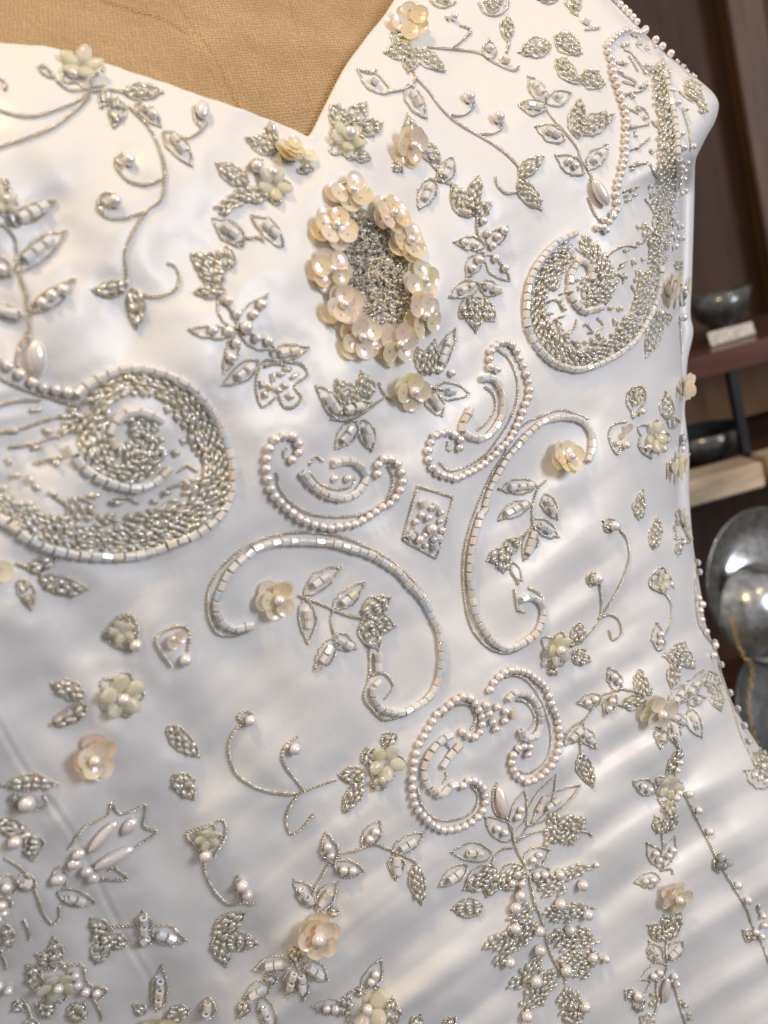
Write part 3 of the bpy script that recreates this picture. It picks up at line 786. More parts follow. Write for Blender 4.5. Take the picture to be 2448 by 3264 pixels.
    # ---- right column of flowers
    F(1950, 2300, 2.295)
    M('flower_garland')
    cord('455,110 470,150 485,220 440,330 390,380'); pearls('482,290 462,345'); bugs('480,215,80 500,240,70 420,330,120'); leaf('s', '500,200 400,365', 30)
    oflower(412, 470, 48, 0); pearl(480, 525, 24); pearl(465, 562, 24); leaf('p', '320,505 160,435', 50, 2); cord('330,560 370,620 450,640'); oflower(410, 620, 26, 0)
    leaf('s', '370,810 315,695', 42); leaf('s', '385,800 465,655', 46); bugs('450,700,100 432,762,120'); cord('360,820 370,920 360,990 380,1080')
    leaf('p', '365,1070 255,890', 46, 2); leaf('p', '385,1060 455,840', 42, 2); leaf('p', '350,1140 170,1172', 48, 2); cord('350,1090 430,1080 440,1120')
    sflower(438, 1262, 54, 52, (-.1, .15), 28)
    leaf('s', '395,1590 270,1485', 54); leaf('s', '400,1590 500,1390', 58); leaf('s', '400,1480 380,1420', 30); cord('400,1580 390,1690 405,1770'); leaf('t', '350,1760 270,1610', 48); leaf('t', '400,1730 515,1605', 48)
    leaf('p', '400,1780 215,1880', 54, 2); drop('365,2055 392,1850', 30); pearls('446,1850 462,1905'); cord('330,1840 320,1960 330,2030'); cord('440,1900 470,2000 500,2100 545,2230'); bugs('510,2040,60 530,2070,10 560,2130,50 500,2050,0 570,2160,60'); cord('300,1860 250,1960 210,2010'); cord('340,2010 310,2120 290,2175'); bugs('290,1990,70 300,2040,80 280,2060,70')
    pearl(170, 1990, 30); leaf('s', '150,2000 95,1970', 36); leaf('s', '200,2000 190,2120', 40); oflower(250, 2190, 26, 0)
    M('bead_strand')
    cord('490,480 560,590 620,710 680,830 740,950 770,1010 820,1100 900,1230 980,1360 1020,1480 1080,1590 1150,1770')
    for x, y in ((560, 530), (625, 640), (705, 800), (912, 1190), (985, 1300)): frost(x, y, 26)
    for x, y in ((788, 978), (800, 1045), (840, 1020), (770, 1040)): glass(x, y, 28)
    cord('740,1000 740,1060 780,1105')
    pearls('1092,1410 1102,1480 1040,1530 1082,1560'); leaf('s', '1040,1590 960,1530', 36); cord('1060,1340 1075,1400 1110,1440'); bug(1070, 1345, 80)
    M('leaf_sprig')
    leaf('p', '1150,470 975,365', 60); leaf('s', '1100,310 1035,235', 40); leaf('s', '1140,290 1085,205', 40); pearls('1090,330 1130,330'); leaf('s', '1160,400 1060,330', 40)
    # ---- waist, right
    tile(2, 2)
    M('curling_stem')
    cord('670,60 700,120 740,180 755,280 740,350 710,440 670,520 610,620 560,700 510,770 450,840'); pearl(642, 92, 34); leaf('s', '660,110 590,60', 46)
    pearl(540, 432, 34); leaf('s', '550,440 480,430', 44); cord('560,450 575,560 570,650 555,690'); cord('555,690 630,665 690,700 705,780 650,830 625,765')
    M('flower_spray')
    oflower(285, 885, 58, 34); leaf('s', '400,850 440,715', 44); leaf('s', '390,920 500,965', 54); bugs('260,990,-60 200,980,80'); leaf('s', '250,1000 280,1050', 34); cord('370,870 450,840')
    for s, w_ in (('820,50 840,-140', 36), ('912,245 938,35', 38)):
        M('bead_leaf'); leaf('s', s, w_)
    M('curling_stem')
    oflower(960, 450, 38, 0); cord('1000,540 900,490 890,430 960,360 1020,420 1045,500'); pearl(1010, 470, 22); cord('990,530 1025,600 1020,700 990,800'); leaf('p', '960,900 935,725', 40, 2)
    M('leaf_sprig'); leaf('s', '1090,930 985,935', 48); leaf('s', '1070,920 1110,845', 44); leaf('s', '1080,910 1175,1010', 48); leaf('s', '1045,975 1030,1140', 42)
    M('flower_spray')
    sflower(915, 1285, 60, 60, (-.25, .25), 34)
    leaf('s', '840,1200 820,1025', 46); leaf('s', '850,1220 695,1250', 46); leaf('s', '880,1190 860,1130', 34); leaf('p', '690,1160 620,1010', 44, 2); leaf('p', '580,1200 425,1235', 46, 2); leaf('p', '670,1190 595,1315', 40, 2)
    cord('880,1180 780,1160 700,1150 640,1170 580,1190 520,1270 470,1340 400,1380 340,1430 290,1480'); leaf('t', '460,1370 330,1510', 44, 2); leaf('t', '430,1410 535,1525', 44, 2); cord('435,1400 440,1500 445,1600'); leaf('s', '435,1560 525,1775', 48)
    leaf('t', '1020,1260 1110,1120', 44, 2); leaf('t', '1090,1230 1230,1030', 46, 2); leaf('s', '1230,1070 1345,1110', 46); leaf('s', '1290,1110 1350,1285', 44); leaf('t', '1130,1240 1245,1205', 40, 1); leaf('t', '1020,1320 1125,1380', 46, 2); leaf('t', '1140,1280 1225,1460', 46, 2); leaf('t', '985,1370 960,1525', 44, 2); leaf('t', '1030,1390 1060,1500', 40, 2)
    cord('1000,1260 1130,1200 1240,1090'); cord('1130,1240 1150,1300'); cord('1050,1490 1080,1550 1060,1640')
    M('flower_spray')
    oflower(1115, 120, 44, 0, .2); oflower(1110, 40, 34, 0, .2); leaf('s', '1090,200 1075,280', 24); cord('1040,100 1070,180'); pearl(1110, 105, 22); pearl(1100, 200, 16)
    M('bead_strand')
    for x, y in ((1190, 330), (1200, 390), (1330, 850), (1345, 990), (1400, 1175), (1450, 1280), (1490, 1390), (1520, 1490)): glass(x, y, 24)
    for x, y in ((1190, 560), (1215, 600), (1200, 640), (1210, 700), (1290, 930), (1240, 780), (1300, 870)): frost(x, y, 26)
    cord('1185,300 1180,500 1200,700 1250,800 1320,900 1345,1000 1370,1100 1400,1200 1440,1330 1480,1450 1540,1580 1570,1650')
    # ---- right side, above the waist
    tile(2, 1)
    M('flower_spray')
    sflower(1045, 215, 62, 58, (.1, .1), 22); leaf('s', '960,340 865,650', 52); pearl(940, 372, 26); leaf('s', '990,370 1000,440', 30); leaf('s', '1060,80 1090,40', 30)
    M('bead_strand')
    pearl(1120, 400, 28); cord('1080,430 1110,520 1125,640'); glass(1125, 260, 26); glass(1120, 310, 22); sflower(1112, 850, 46, 44, (.7, 0), 16)
    M('bead_bud'); cord('745,890 740,960 765,1000 780,1050 810,1010 860,930 850,860 790,850', True); pearl(822, 1010, 24); bugs('790,900,60 830,880,40 780,960,80 800,930,20'); oflower(800, 910, 26, 0)
    M('bead_bud'); cord('740,1075 660,1090 625,1150 640,1230 680,1285 700,1230'); sequin(735, 1118, 36, .3); sequin(710, 1160, 30, .3); pearl(722, 1228, 26); bug(665, 1220, 70)
    M('flower_spray')
    oflower(905, 1170, 56, 0); pearl(950, 1250, 30); leaf('s', '1000,1060 990,890', 44); leaf('s', '1000,1080 1075,1075', 36); glass(985, 1190, 28); cord('820,1180 830,1260 900,1310'); frost(870, 1240, 26); frost(960, 1150, 24)
    M('bead_strand')
    sflower(1068, 1360, 56, 50, (.35, 0), 0); glass(1110, 1180, 30); glass(1100, 1215, 26); frost(1105, 1250, 26); cord('1000,1340 1000,1450')
    # ---- right paisley
    F(1600, 700, 3.318)
    M('paisley')
    tubes('770,150 690,190 610,230 530,290 410,420 340,530 290,640 260,740 245,850 238,950 240,1050 260,1160 300,1260 350,1350 420,1430 500,1500 600,1550 740,1582 830,1580 920,1560 1010,1530 1100,1490 1220,1420 1300,1360 1380,1290 1440,1200 1500,1100 1550,1000 1590,900 1620,800 1645,640 1660,500')
    tubes('935,660 905,510 810,450 720,570 700,690 710,800 760,900 850,978 940,960 1050,935')
    bug_band('700,280 560,390 470,510 400,650 370,800 370,950 390,1080 440,1210 520,1330 640,1430 780,1480 930,1470 1070,1410 1190,1320 1290,1220 1370,1110 1430,990 1480,860 1520,700 1540,540', 56, 22)
    bug_band('800,240 900,290 1000,400 1080,520 1120,640 1090,770 990,850 880,860', 52, 30)
    bug_band('720,350 620,460 560,600 540,740', 40, 20); bug_band('840,600 850,720 900,800 990,760', 34, 40); bug_band('960,480 1010,600 1010,700', 40, 30)
    bug_band('520,1120 620,1270 760,1350 920,1340 1060,1250', 40, 20, .5); bug_band('1080,1330 1190,1220 1280,1110 1340,1000', 24, 40, .8)
    for s in ('600,800 680,770 720,800', '480,880 560,850 640,940', '480,1180 560,1060 660,1020', '680,1210 760,1140 780,1060', '880,1110 960,1190 900,1200', '1000,1040 1060,1120 1000,1220', '1190,1050 1210,1130', '1080,900 1150,820', '1360,700 1410,800 1400,900', '1100,400 1180,330 1300,280 1420,290', '1240,480 1320,430', '1150,560 1260,600 1280,680'): cord(s)
    bugs('640,940,60 690,1205,-30 880,1110,-20 1010,1200,-60 1250,500,-50 1280,600,70 590,1090,70 440,1120,20 500,1000,0 760,1290,0 1230,950,30 1180,1080,80 620,860,-40 960,1300,20 1140,940,0 830,880,20 1420,560,80 1380,450,80 1400,640,80 1480,420,60 1300,330,0 1440,250,30')
    F(1880, 80, 3.686)
    bug_band('760,440 800,560 830,700 840,850 885,1050 895,1250 890,1450 895,1650 885,1850 870,2050 850,2230 840,2400 830,2600', 52, 35, 1.0)
    bug_band('860,520 900,620', 24, 10); bug_band('690,2330 740,2480 745,2640 730,2800', 34, 30); bug_band('560,2330 640,2420 690,2560', 26, 30, .8); bug_band('825,2600 800,2760 770,2900', 46, 30); bug_band('720,1960 760,2100 780,2300 760,2500', 24, 40, .8)
    pearl_row('640,90 530,130 430,90 330,130 240,210 190,290 225,400 245,490 270,670 320,760 340,860 375,980 400,1090 402,1210 400,1330 392,1440 388,1560 360,1670 340,1780 300,1880 290,2000 290,2110 270,2230 200,2330 120,2420', 0.0029)
    for s in ('400,300 480,330 560,440 650,560', '450,370 500,440 560,550', '300,440 380,470 440,450', '340,540 400,600 480,640 550,690', '380,670 450,690 530,720', '390,850 480,800 580,790 660,730', '420,980 500,1010 570,1050', '540,970 610,980 660,1020 680,1100', '440,1230 560,1200 690,1170', '470,1480 600,1410 700,1330', '460,1670 560,1650 670,1620', '380,1970 460,1930 560,1900', '720,1130 780,1200', '700,1480 730,1520', '700,1640 760,1740 800,1800', '640,2050 700,2120 740,2200'): cord(s)
    bugs('430,240,0 380,255,30 560,250,50 660,290,60 660,500,20 640,560,70 380,460,10 350,560,60 420,820,-20 490,850,60 650,710,80 600,740,0 570,1000,10 640,1100,60 530,1290,85 480,1210,0 560,1450,-30 720,1490,70 550,1640,40 500,1700,-20 480,1940,40 420,2010,-20 700,1890,60 710,1980,70 520,2000,-20 430,2070,0')
    tubes('935,2300 960,2130 1000,1950 1015,1750 1015,1560 1005,1380 985,1200 960,1020 930,850 890,700 860,600')
    for x, y in ((1060, 1290), (1080, 1450), (1090, 1700)): frost(x, y, 24)
    for x, y in ((960, 790), (1020, 930), (1100, 1000), (1185, 1430), (1060, 1650), (1080, 1800), (1040, 1980), (1090, 1950), (1120, 1600)): pearl(x, y, 20)
    cord('1080,980 1110,1090 1150,1230 1170,1340 1190,1420')
    tile(2, 0)
    pearls('1040,1450 1075,1470 1010,1520 1050,1540 1085,1545 1040,1600')
    # ---- strap
    M('leaf_sprig')
    leaf('s', '410,80 385,-60', 46); cord('380,80 430,110'); tube_at(S('478,155')[0], (3, 2)); cord('470,200 550,190 560,180'); leaf('s', '300,-20 170,0', 40)
    leaf('s', '250,300 50,345', 62); pearl(170, 322, 22); M('bead_leaf'); leaf('s', '280,235 445,345', 64); pearl(332, 240, 24)
    M('bead_leaf'); leaf('s', '295,385 430,545', 52); leaf('s', '440,500 600,545', 56); pearl(488, 470, 22); pearl(540, 470, 20)
    M('leaf_sprig')
    leaf('t', '210,660 105,500', 46, 2); leaf('t', '220,710 45,685', 48, 2); leaf('t', '220,670 375,610', 48, 1); cord('200,660 215,700 260,770 340,860 420,960 440,1030 480,1090 520,1160'); leaf('t', '340,910 155,825', 52, 2); leaf('s', '425,900 440,650', 56); leaf('s', '440,870 655,750', 62); leaf('p', '460,1130 285,1010', 54, 2); leaf('t', '490,1100 615,940', 48, 2)
    drop('505,1175 600,1345', 44); cord('490,1280 530,1380 570,1430'); cord('500,1160 590,1260 620,1330')
    pearls('640,1395 585,1430 548,1480 600,1500')
    M('bead_strand')
    pearl_row('630,-10 720,60 790,110 860,170', .0024)
    F(2000, 0, 3.687)
    for x, y in ((385, 500), (450, 575), (560, 665), (300, 380)): pearl(x, y, 24)
    bugs('590,740,45 640,800,45 690,860,45 760,920,45 300,520,60 320,560,40')
    bug_fill('660,930 740,1000 830,1060 900,1200 900,1330 830,1360 820,1240 700,1130', 45, 20); cord('590,1090 680,1150 760,1200'); cord('670,950 720,1030'); cord('730,930 800,980 860,1010')
    # ---- strap, inner side
    tile(1, 0)
    M('flower_spray')
    sflower(975, 195, 66, 62, (-.35, .45), 0); pearl(1010, 118, 56); leaf('s', '1010,330 840,350', 54); leaf('s', '1010,350 985,470', 50); leaf('s', '1030,330 1215,465', 52); leaf('s', '960,290 880,220', 36)
    cord('1000,420 1040,510 1120,600 1200,710 1290,790 1400,860 1520,930 1620,1000 1680,1060 1700,1090'); leaf('s', '1700,1160 1860,1020', 50); leaf('s', '1700,1165 1845,1360', 52)
    cord('1260,755 1340,750 1405,700 1405,640 1350,608'); pearl(1368, 652, 38); cord('1450,872 1520,872 1585,840 1595,770 1550,738'); pearl(1560, 782, 38)
    leaf('t', '860,605 665,455', 50, 1); leaf('t', '975,555 1095,765', 52, 2); cord('850,600 930,590 1000,560 1035,510'); cord('670,460 740,480 780,455')
    cord('1110,310 1250,320 1350,330 1450,350 1540,410 1659,462 1700,440'); cord('1270,320 1350,250 1388,200 1320,170'); pearl(1275, 128, 26); cord('1230,110 1240,140'); leaf('p', '1520,390 1510,265', 42, 1); tube_at(S('1610,405')[0], (4, 1))
    cord('1130,0 1160,40 1220,55 1290,20'); cord('1440,20 1480,90 1560,105 1620,60 1630,0'); leaf('s', '1250,-20 1180,10', 40); leaf('s', '1580,40 1480,20', 50); leaf('s', '1625,120 1625,270', 42); cord('1625,100 1640,250 1620,350'); pearl(1580, 20, 22)
    cord('1550,1150 1560,1200 1620,1255 1700,1240 1740,1180 1710,1160')
    M('flower_spray')
    leaf('s', '570,800 485,695', 58); leaf('s', '615,810 710,675', 56); leaf('s', '680,860 815,805', 52); oflower(585, 920, 64, 44); leaf('s', '640,1010 735,1030', 36); bugs('500,880,70 510,820,50 620,1030,0')
    M('flower_spray')
    leaf('s', '1000,940 980,750', 46); sflower(975, 975, 64, 60, (.1, .35), 22, 2, 4); leaf('s', '1050,940 1185,1060', 52); leaf('s', '890,1060 940,1110', 34); leaf('t', '1190,1180 1270,1020', 56, 2); leaf('t', '1140,1160 1055,1355', 56, 2); cord('1130,1060 1180,1120 1200,1180'); cord('1120,1160 1200,1175 1300,1210')
    leaf('s', '1390,1410 1270,1205', 64); leaf('s', '1390,1360 1440,1145', 46); leaf('s', '1410,1390 1515,1320', 48); cord('1430,1400 1430,1500 1450,1560')
    leaf('o', '1480,1600 1285,1575', 44); leaf('o', '1490,1590 1625,1475', 44); leaf('o', '1480,1650 1640,1820', 46); leaf('o', '1470,1640 1365,1800', 44)
    pearls('1340,1580 1408,1592 1462,1440 1490,1520 1555,1540 1595,1500 1520,1600 1540,1680 1600,1740 1390,1745 1430,1690')
    leaf('t', '1440,1840 1255,1925', 50, 2); leaf('t', '1450,1840 1585,1895', 50, 2); leaf('s', '1420,1930 1320,2060', 58); leaf('s', '1425,1940 1425,2150', 54); leaf('s', '1435,1930 1540,2080', 56)
embroider()
# ------------------------------------------------------------------ the cloth of the bodice
NECK = [(-420, 118), (-200, 124), (0, 138), (172, 157), (334, 205), (492, 256), (654, 313), (816, 369), (914, 409), (965, 433), (986, 440), (1002, 432), (1016, 410), (1052, 334), (1111, 216), (1170, 133), (1234, 49), (1268, 0), (1370, -150), (1500, -330)]
SEAMS = [[(-60, 2210), (70, 2440), (133, 2522), (236, 2669), (344, 2881), (418, 3024), (482, 3137), (560, 3330)]]
kd = kdtree.KDTree(len(STITCH))
for i, (x, y) in enumerate(STITCH): kd.insert((x, y, 0), i)
kd.balance()
def cloth_depth(px, py):
    d = depth(px, py)
    dist = np.array([kd.find((x, y, 0))[2] for x, y in zip(px, py)])
    nz = np.sin(px / 37 + 1.7 * np.sin(py / 61)) * np.sin(py / 43 + 1.3 * np.sin(px / 53))
    nz2 = np.sin(px / 71 - py / 49 + 1.1 * np.sin(py / 90)) * np.sin(px / 83 + py / 57)
    puff = 0.0006 * (1 - np.exp(-(dist / 42) ** 2)) * (0.75 + 0.35 * nz2)
    puck = 0.00014 * nz * np.exp(-dist / 70)
    d = d - (puff + puck) * (1 - sst(0.8, 1.0, 1 - (xr(py) - px) / 240))
    ne = py < 520
    if ne.any():
        nd = np.array([nk.find((x, y, 0))[2] for x, y in zip(px[ne], py[ne])])
        d[ne] += 0.00035 * np.exp(-((nd - 24) / 6) ** 2) * (0.8 + 0.3 * np.sin(px[ne] / 17))
    for s in SEAMS:
        sd = np.full(len(px), 1e9)
        near = (px < 800) & (py > 2000)
        if near.any(): sd[near] = seg_dist(px[near], py[near], s)
        d = d + 0.0004 * np.exp(-(sd / 8) ** 2) - 0.0002 * np.exp(-((sd - 16) / 10) ** 2)
    return d
def in_poly(P, poly):
    c = np.zeros(len(P), bool); j = len(poly) - 1
    for i in range(len(poly)):
        a, b_ = poly[i], poly[j]
        if a[1] != b_[1]:
            c ^= ((a[1] > P[:, 1]) != (b_[1] > P[:, 1])) & (P[:, 0] < (b_[0] - a[0]) * (P[:, 1] - a[1]) / (b_[1] - a[1]) + a[0])
        j = i
    return c
YB = 3560
neck = catmull(NECK, 9)
neck[:, 1] += 1.3 * np.sin(neck[:, 0] / 31) + 0.9 * np.sin(neck[:, 0] / 13 + 1)
nk = kdtree.KDTree(len(neck))
for i, (x, y) in enumerate(neck): nk.insert((x, y, 0), i)
nk.balance()
rim_y = np.arange(-330, YB + 1, 9.0)
rim = np.stack([xr(rim_y) - 0.3, rim_y], 1)
poly = np.vstack([neck, rim, [[-420, YB]]])
g = 11.0
gx, gy = np.meshgrid(np.arange(-410, 3000, g), np.arange(-330, YB, g))
gx = gx + (np.arange(gx.shape[0]) % 2)[:, None] * g / 2
pts = np.stack([gx.ravel(), gy.ravel()], 1)
r_ = xr(pts[:, 1])
pts = pts[(pts[:, 0] < r_ - 46) & (pts[:, 0] < 2620)]
keep = in_poly(pts, poly)
pts = pts[keep]
m_ = pts[:, 1] < 470
dd = np.full(len(pts), 99.0)
dd[m_] = [nk.find((x, y, 0))[2] for x, y in pts[m_]]
pts = pts[dd > 6]
extra = np.vstack([np.stack([xr(rim_y) - o, rim_y], 1)[2:-2] for o in (2, 5, 9, 15, 24, 36)])
allp = np.vstack([poly, pts, extra])
res = delaunay_2d_cdt([Vector(p) for p in allp], [], [list(range(len(poly)))], 1, 1e-4)
V2 = np.array([tuple(v) for v in res[0]])
d = cloth_depth(V2[:, 0], V2[:, 1])
V3 = ray(V2[:, 0], V2[:, 1]) * d[:, None]
verts = [V3]; faces = [tuple(f) for f in res[2]]
nv = len(V3)
# the side turns away behind its outline
pr = np.array([(0, 0), (-5, .006), (-18, .015), (-60, .035), (-170, .07)])
rd = cloth_depth(rim[:, 0], rim[:, 1])
strip = []
for ox, od in pr:
    strip.append(ray(rim[:, 0] + ox, rim[:, 1]) * (rd + od)[:, None])
n = len(rim)
for k in range(len(pr) - 1):
    for i in range(n - 1):
        a = nv + k * n + i
        faces.append((a, a + n, a + n + 1, a + 1))
verts += strip; nv += n * len(pr)
# rolled hem of the neckline
hp = ray(neck[:, 0], neck[:, 1]) * cloth_depth(neck[:, 0], neck[:, 1])[:, None]
hn = normal(neck[:, 0], neck[:, 1])
ht = np.gradient(hp, axis=0); ht /= np.linalg.norm(ht, axis=1, keepdims=True)
hb = np.cross(hn, ht)                      # points out of the cloth, over the opening
R_ = 0.0015
rows = [hp]
for a in (30, 60, 90, 120, 150, 180):
    a = math.radians(a)
    rows.append(hp + hb * R_ * math.sin(a) - hn * R_ * (1 - math.cos(a)))
rows.append(rows[-1] - hb * 0.012)
n = len(neck)
for k in range(len(rows) - 1):
    for i in range(n - 1):
        a = nv + k * n + i
        faces.append((a, a + 1, a + n + 1, a + n))
verts += rows
bodice = mesh_obj('bodice', to_world(np.vstack(verts)), faces, MAT['satin'], dress)
# back panel edge showing beside the front at the right
PANEL = [(2232, 470), (2216, 520), (2213, 640), (2206, 880), (2201, 1000), (2210, 1060), (2192, 1150), (2187, 1250), (2183, 1310), (2189, 1370), (2197, 1450), (2197, 1570), (2208, 1720), (2222, 1830), (2226, 1900)]
pp = catmull(PANEL, 10)
rd = cloth_depth(xr(pp[:, 1]) - .3, pp[:, 1])
rows = []
for ox, od in ((-150, .020), (-70, .0085), (-36, .0065), (-18, .0068), (-8, .0078), (-3, .0092), (0, .012), (-6, .020), (-30, .035), (-120, .06)):
    rows.append(ray(pp[:, 0] + ox, pp[:, 1]) * (rd + od)[:, None])
n = len(pp); f = []
for k in range(len(rows) - 1):
    for i in range(n - 1):
        a = k * n + i
        f.append((a, a + n, a + n + 1, a + 1))
mesh_obj('side_panel', to_world(np.vstack(rows)), f, MAT['satin'], dress)

# ------------------------------------------------------------------ dress form
gx = np.concatenate([np.arange(-460, 1300, 7.0), np.arange(1300, 1950, 30.0)]); gy = np.concatenate([np.arange(-420, 520, 7.0), np.arange(520, 800, 30.0)])
X, Y = np.meshgrid(gx, gy)
fs = [[(200, -60), (300, 0), (420, 40), (500, 62), (590, 110)], [(540, -10), (562, 20), (610, 90), (680, 190), (745, 330), (800, 420)], [(900, -60), (946, 120), (960, 200), (975, 330)]]
d = body(X, Y) + 0.0052 + 0.014 * sst(430, -300, Y) + 0.10 * sst(1500, 1950, X) ** 2
for s in fs:
    sd = seg_dist(X, Y, s)
    d = d + 0.0009 * np.exp(-(sd / 7) ** 2) - 0.0005 * np.exp(-((sd - 16) / 12) ** 2)
n = len(gx)
f = [(j * n + i, (j + 1) * n + i, (j + 1) * n + i + 1, j * n + i + 1) for j in range(len(gy) - 1) for i in range(n - 1)]
form = mesh_obj('dress_form', to_world((ray(X, Y) * d[..., None]).reshape(-1, 3)), f, MAT['linen'])
tag(form, 'tan linen covered dress form filling the neckline of the white dress', 'dress form')

# ------------------------------------------------------------------ beads and threads become parts
def uv_ball(seg, rings, sx=1, sy=1, sz=1):
    v = [(0, 0, sz)]
    for j in range(1, rings):
        a = math.pi * j / rings
        for i in range(seg):
            b_ = 2 * math.pi * i / seg
            v.append((sx * math.sin(a) * math.cos(b_), sy * math.sin(a) * math.sin(b_), sz * math.cos(a)))
    v.append((0, 0, -sz))
    f = [(0, 1 + i, 1 + (i + 1) % seg) for i in range(seg)]
    for j in range(rings - 2):
        for i in range(seg):
            a, b_ = 1 + j * seg + i, 1 + j * seg + (i + 1) % seg
            f.append((a, a + seg, b_ + seg, b_))
    k = len(v) - 1
    f += [(k, k - seg + (i + 1) % seg, k - seg + i) for i in range(seg)]
    return v, f
def tube_shape(seg, prof):
    v, f = [], []
    for x, r in prof:
        for i in range(seg):
            a = 2 * math.pi * i / seg
            v.append((x, r * math.cos(a), r * math.sin(a)))
    for k in range(len(prof) - 1):
        for i in range(seg):
            a, b_ = k * seg + i, k * seg + (i + 1) % seg
            f.append((a, b_, b_ + seg, a + seg))
    return v, f
def sequin_shape():
    v, f = [], []
    seg = 16
    for r in (0.12, 0.55, 0.86, 1.0):
        for i in range(seg):
            a = 2 * math.pi * i / seg
            v.append((r * math.cos(a), r * math.sin(a), 0.14 * r * r + (0.03 if r == 1.0 else 0)))
    for k in range(3):
        for i in range(seg):
            a, b_ = k * seg + i, k * seg + (i + 1) % seg
            f.append((a, b_, b_ + seg, a + seg))
    return v, f
def resin_shape():
    v, f = [], []
    for k in range(5):
        a = k * 2 * math.pi / 5
        bv, bf = uv_ball(8, 5, .42, .36, .10)
        o = len(v)
        for x, y, z in bv:
            x2 = x + 0.56
            z2 = z + 0.28 * max(0, x2 - .2) ** 1.3 * 1.0 + 0.06 * math.cos(6 * y)
            v.append((x2 * math.cos(a) - y * math.sin(a), x2 * math.sin(a) + y * math.cos(a), z2 + 0.03 * (k % 2)))
        f += [tuple(i + o for i in q) for q in bf]
    return v, f
SHAPES = {'pearl': (uv_ball(12, 8), 'pearl', True, 'pearl', 'pearl_beads'),
          'drop': (uv_ball(12, 10), 'pearl', True, 'teardrop_pearl', 'teardrop_pearls'),
          'tube': (tube_shape(8, [(-.72, .38), (-1, .5), (-1, .90), (-.93, 1), (.93, 1), (1, .90), (1, .5), (.72, .38)]), 'tube', False, 'tube_bead', 'tube_beads'),
          'bugle': (tube_shape(6, [(-1, .5), (-1, 1), (1, 1), (1, .5)]), 'bugle', True, 'bugle_bead', 'bugle_beads'),
          'glass': (uv_ball(10, 7), 'glass', True, 'glass_bead', 'glass_beads'),
          'sequin': (sequin_shape(), 'sequin', True, 'sequin', 'sequins'),
          'resin': (resin_shape(), 'resin', True, 'resin_flower', 'resin_flowers')}
motif_objs = []
for name, vs, fs_, nn in MOTIFS:
    if vs:
        motif_objs.append(mesh_obj(name, np.vstack(vs), np.vstack(fs_), MAT['cord'], dress))
    else:
        motif_objs.append(None)
for kind, ((sv, sf), mk, smooth, name, many) in SHAPES.items():
    bs = sorted([b_ for b_ in BEADS if b_[0] == kind], key=lambda q: -q[3])
    me = bpy.data.meshes.new(name)
    me.from_pydata(sv, [], sf); me.update()
    if smooth: me.polygons.foreach_set('use_smooth', [True] * len(me.polygons))
    me.materials.append(MAT[mk])
    for _, mt, mi, _s in bs[:300]:
        o = bpy.data.objects.new(name, me)
        COL.objects.link(o)
        par = motif_objs[mi] or dress
        attach(o, par)
        o.matrix_basis = Matrix(mt.tolist()) if par is not dress else Matrix(mt.tolist())
    rest = bs[300:]
    print(kind, len(bs))
    if rest:
        A = np.array(sv)
        vs, fs_ = [], []
        for q, (_, mt, _m, _s) in enumerate(rest):
            vs.append(A @ mt[:3, :3].T + mt[:3, 3])
            fs_ += [tuple(i + q * len(A) for i in f_) for f_ in sf]
        o = mesh_obj(many, np.vstack(vs), fs_, MAT[mk], dress, smooth)
        o['kind'] = 'stuff'

# ------------------------------------------------------------------ behind: cabinet and silverware, out of focus
def simple(name, col, rough=0.5, metal=0.0, grain=None, coat=0.0):
    m, nt, b_ = mat(name)
    setp(b_, Base_Color=col, Roughness=rough, Metallic=metal, Coat_Weight=coat)
    if grain:
        tc = node(nt, 'ShaderNodeTexCoord')
        mp = node(nt, 'ShaderNodeMapping'); mp.inputs['Scale'].default_value = grain
        nt.links.new(tc.outputs['Object'], mp.inputs[0])
        n_ = noise(nt, 6, 5, .6, mp.outputs[0])
        c_ = ramp(nt, n_.outputs['Fac'], [(.3, tuple(x * .55 for x in col)), (.7, tuple(min(1, x * 1.35) for x in col))])
        nt.links.new(c_, b_.inputs['Base Color'])
    return m
WOOD_D = simple('dark_wood', (0.062, 0.026, 0.012), .65, 0, (9, 9, 1.2))
WOOD_R = simple('red_wood', (0.115, 0.030, 0.016), .35, 0, (1.5, 10, 12), .3)
WOOD_O = simple('orange_wood', (0.26, 0.125, 0.048), .4, 0, (9, 9, 1.0))
WOOD_B = simple('brown_wood', (0.115, 0.052, 0.018), .5, 0, (9, 9, 1.2))
CREAM = simple('cream_paint', (0.62, 0.49, 0.36), .4, 0, (2, 8, 8))
BLACK = simple('black_paint', (0.012, 0.011, 0.014), .4)
GREY = simple('dark_ceramic', (0.16, 0.165, 0.16), .25, .6, (15, 15, 15), .5)
SILVER = simple('old_silver', (0.55, 0.56, 0.56), .24, .95, (20, 20, 20))
GOLD = simple('gold_metal', (0.85, 0.60, 0.24), .2, 1.0)
PAPER = simple('paper', (0.72, 0.68, 0.60), .8, 0, (30, 30, 30))
def bgp(px, py, d): return Vector(to_world(ray(px, py) * d))
def box(name, c_, size, material, parent, bev=0.002, rot=0.0):
    x, y, z = (s / 2 for s in size)
    bb = min(bev, x * .4, y * .4, z * .4)
    import bmesh
    bm = bmesh.new()
    bmesh.ops.create_cube(bm, size=1.0)
    bmesh.ops.scale(bm, vec=size, verts=bm.verts)
    bmesh.ops.bevel(bm, geom=bm.edges[:], offset=bb, segments=2, affect='EDGES')
    me = bpy.data.meshes.new(name); bm.to_mesh(me); bm.free()
    me.polygons.foreach_set('use_smooth', [False] * len(me.polygons))
    me.materials.append(material)
    o = bpy.data.objects.new(name, me); COL.objects.link(o)
    o.location = c_; o.rotation_euler = (0, 0, rot)
    if parent:
        o.parent = parent; o.matrix_parent_inverse = Matrix.Translation(parent.location).inverted()
    return o
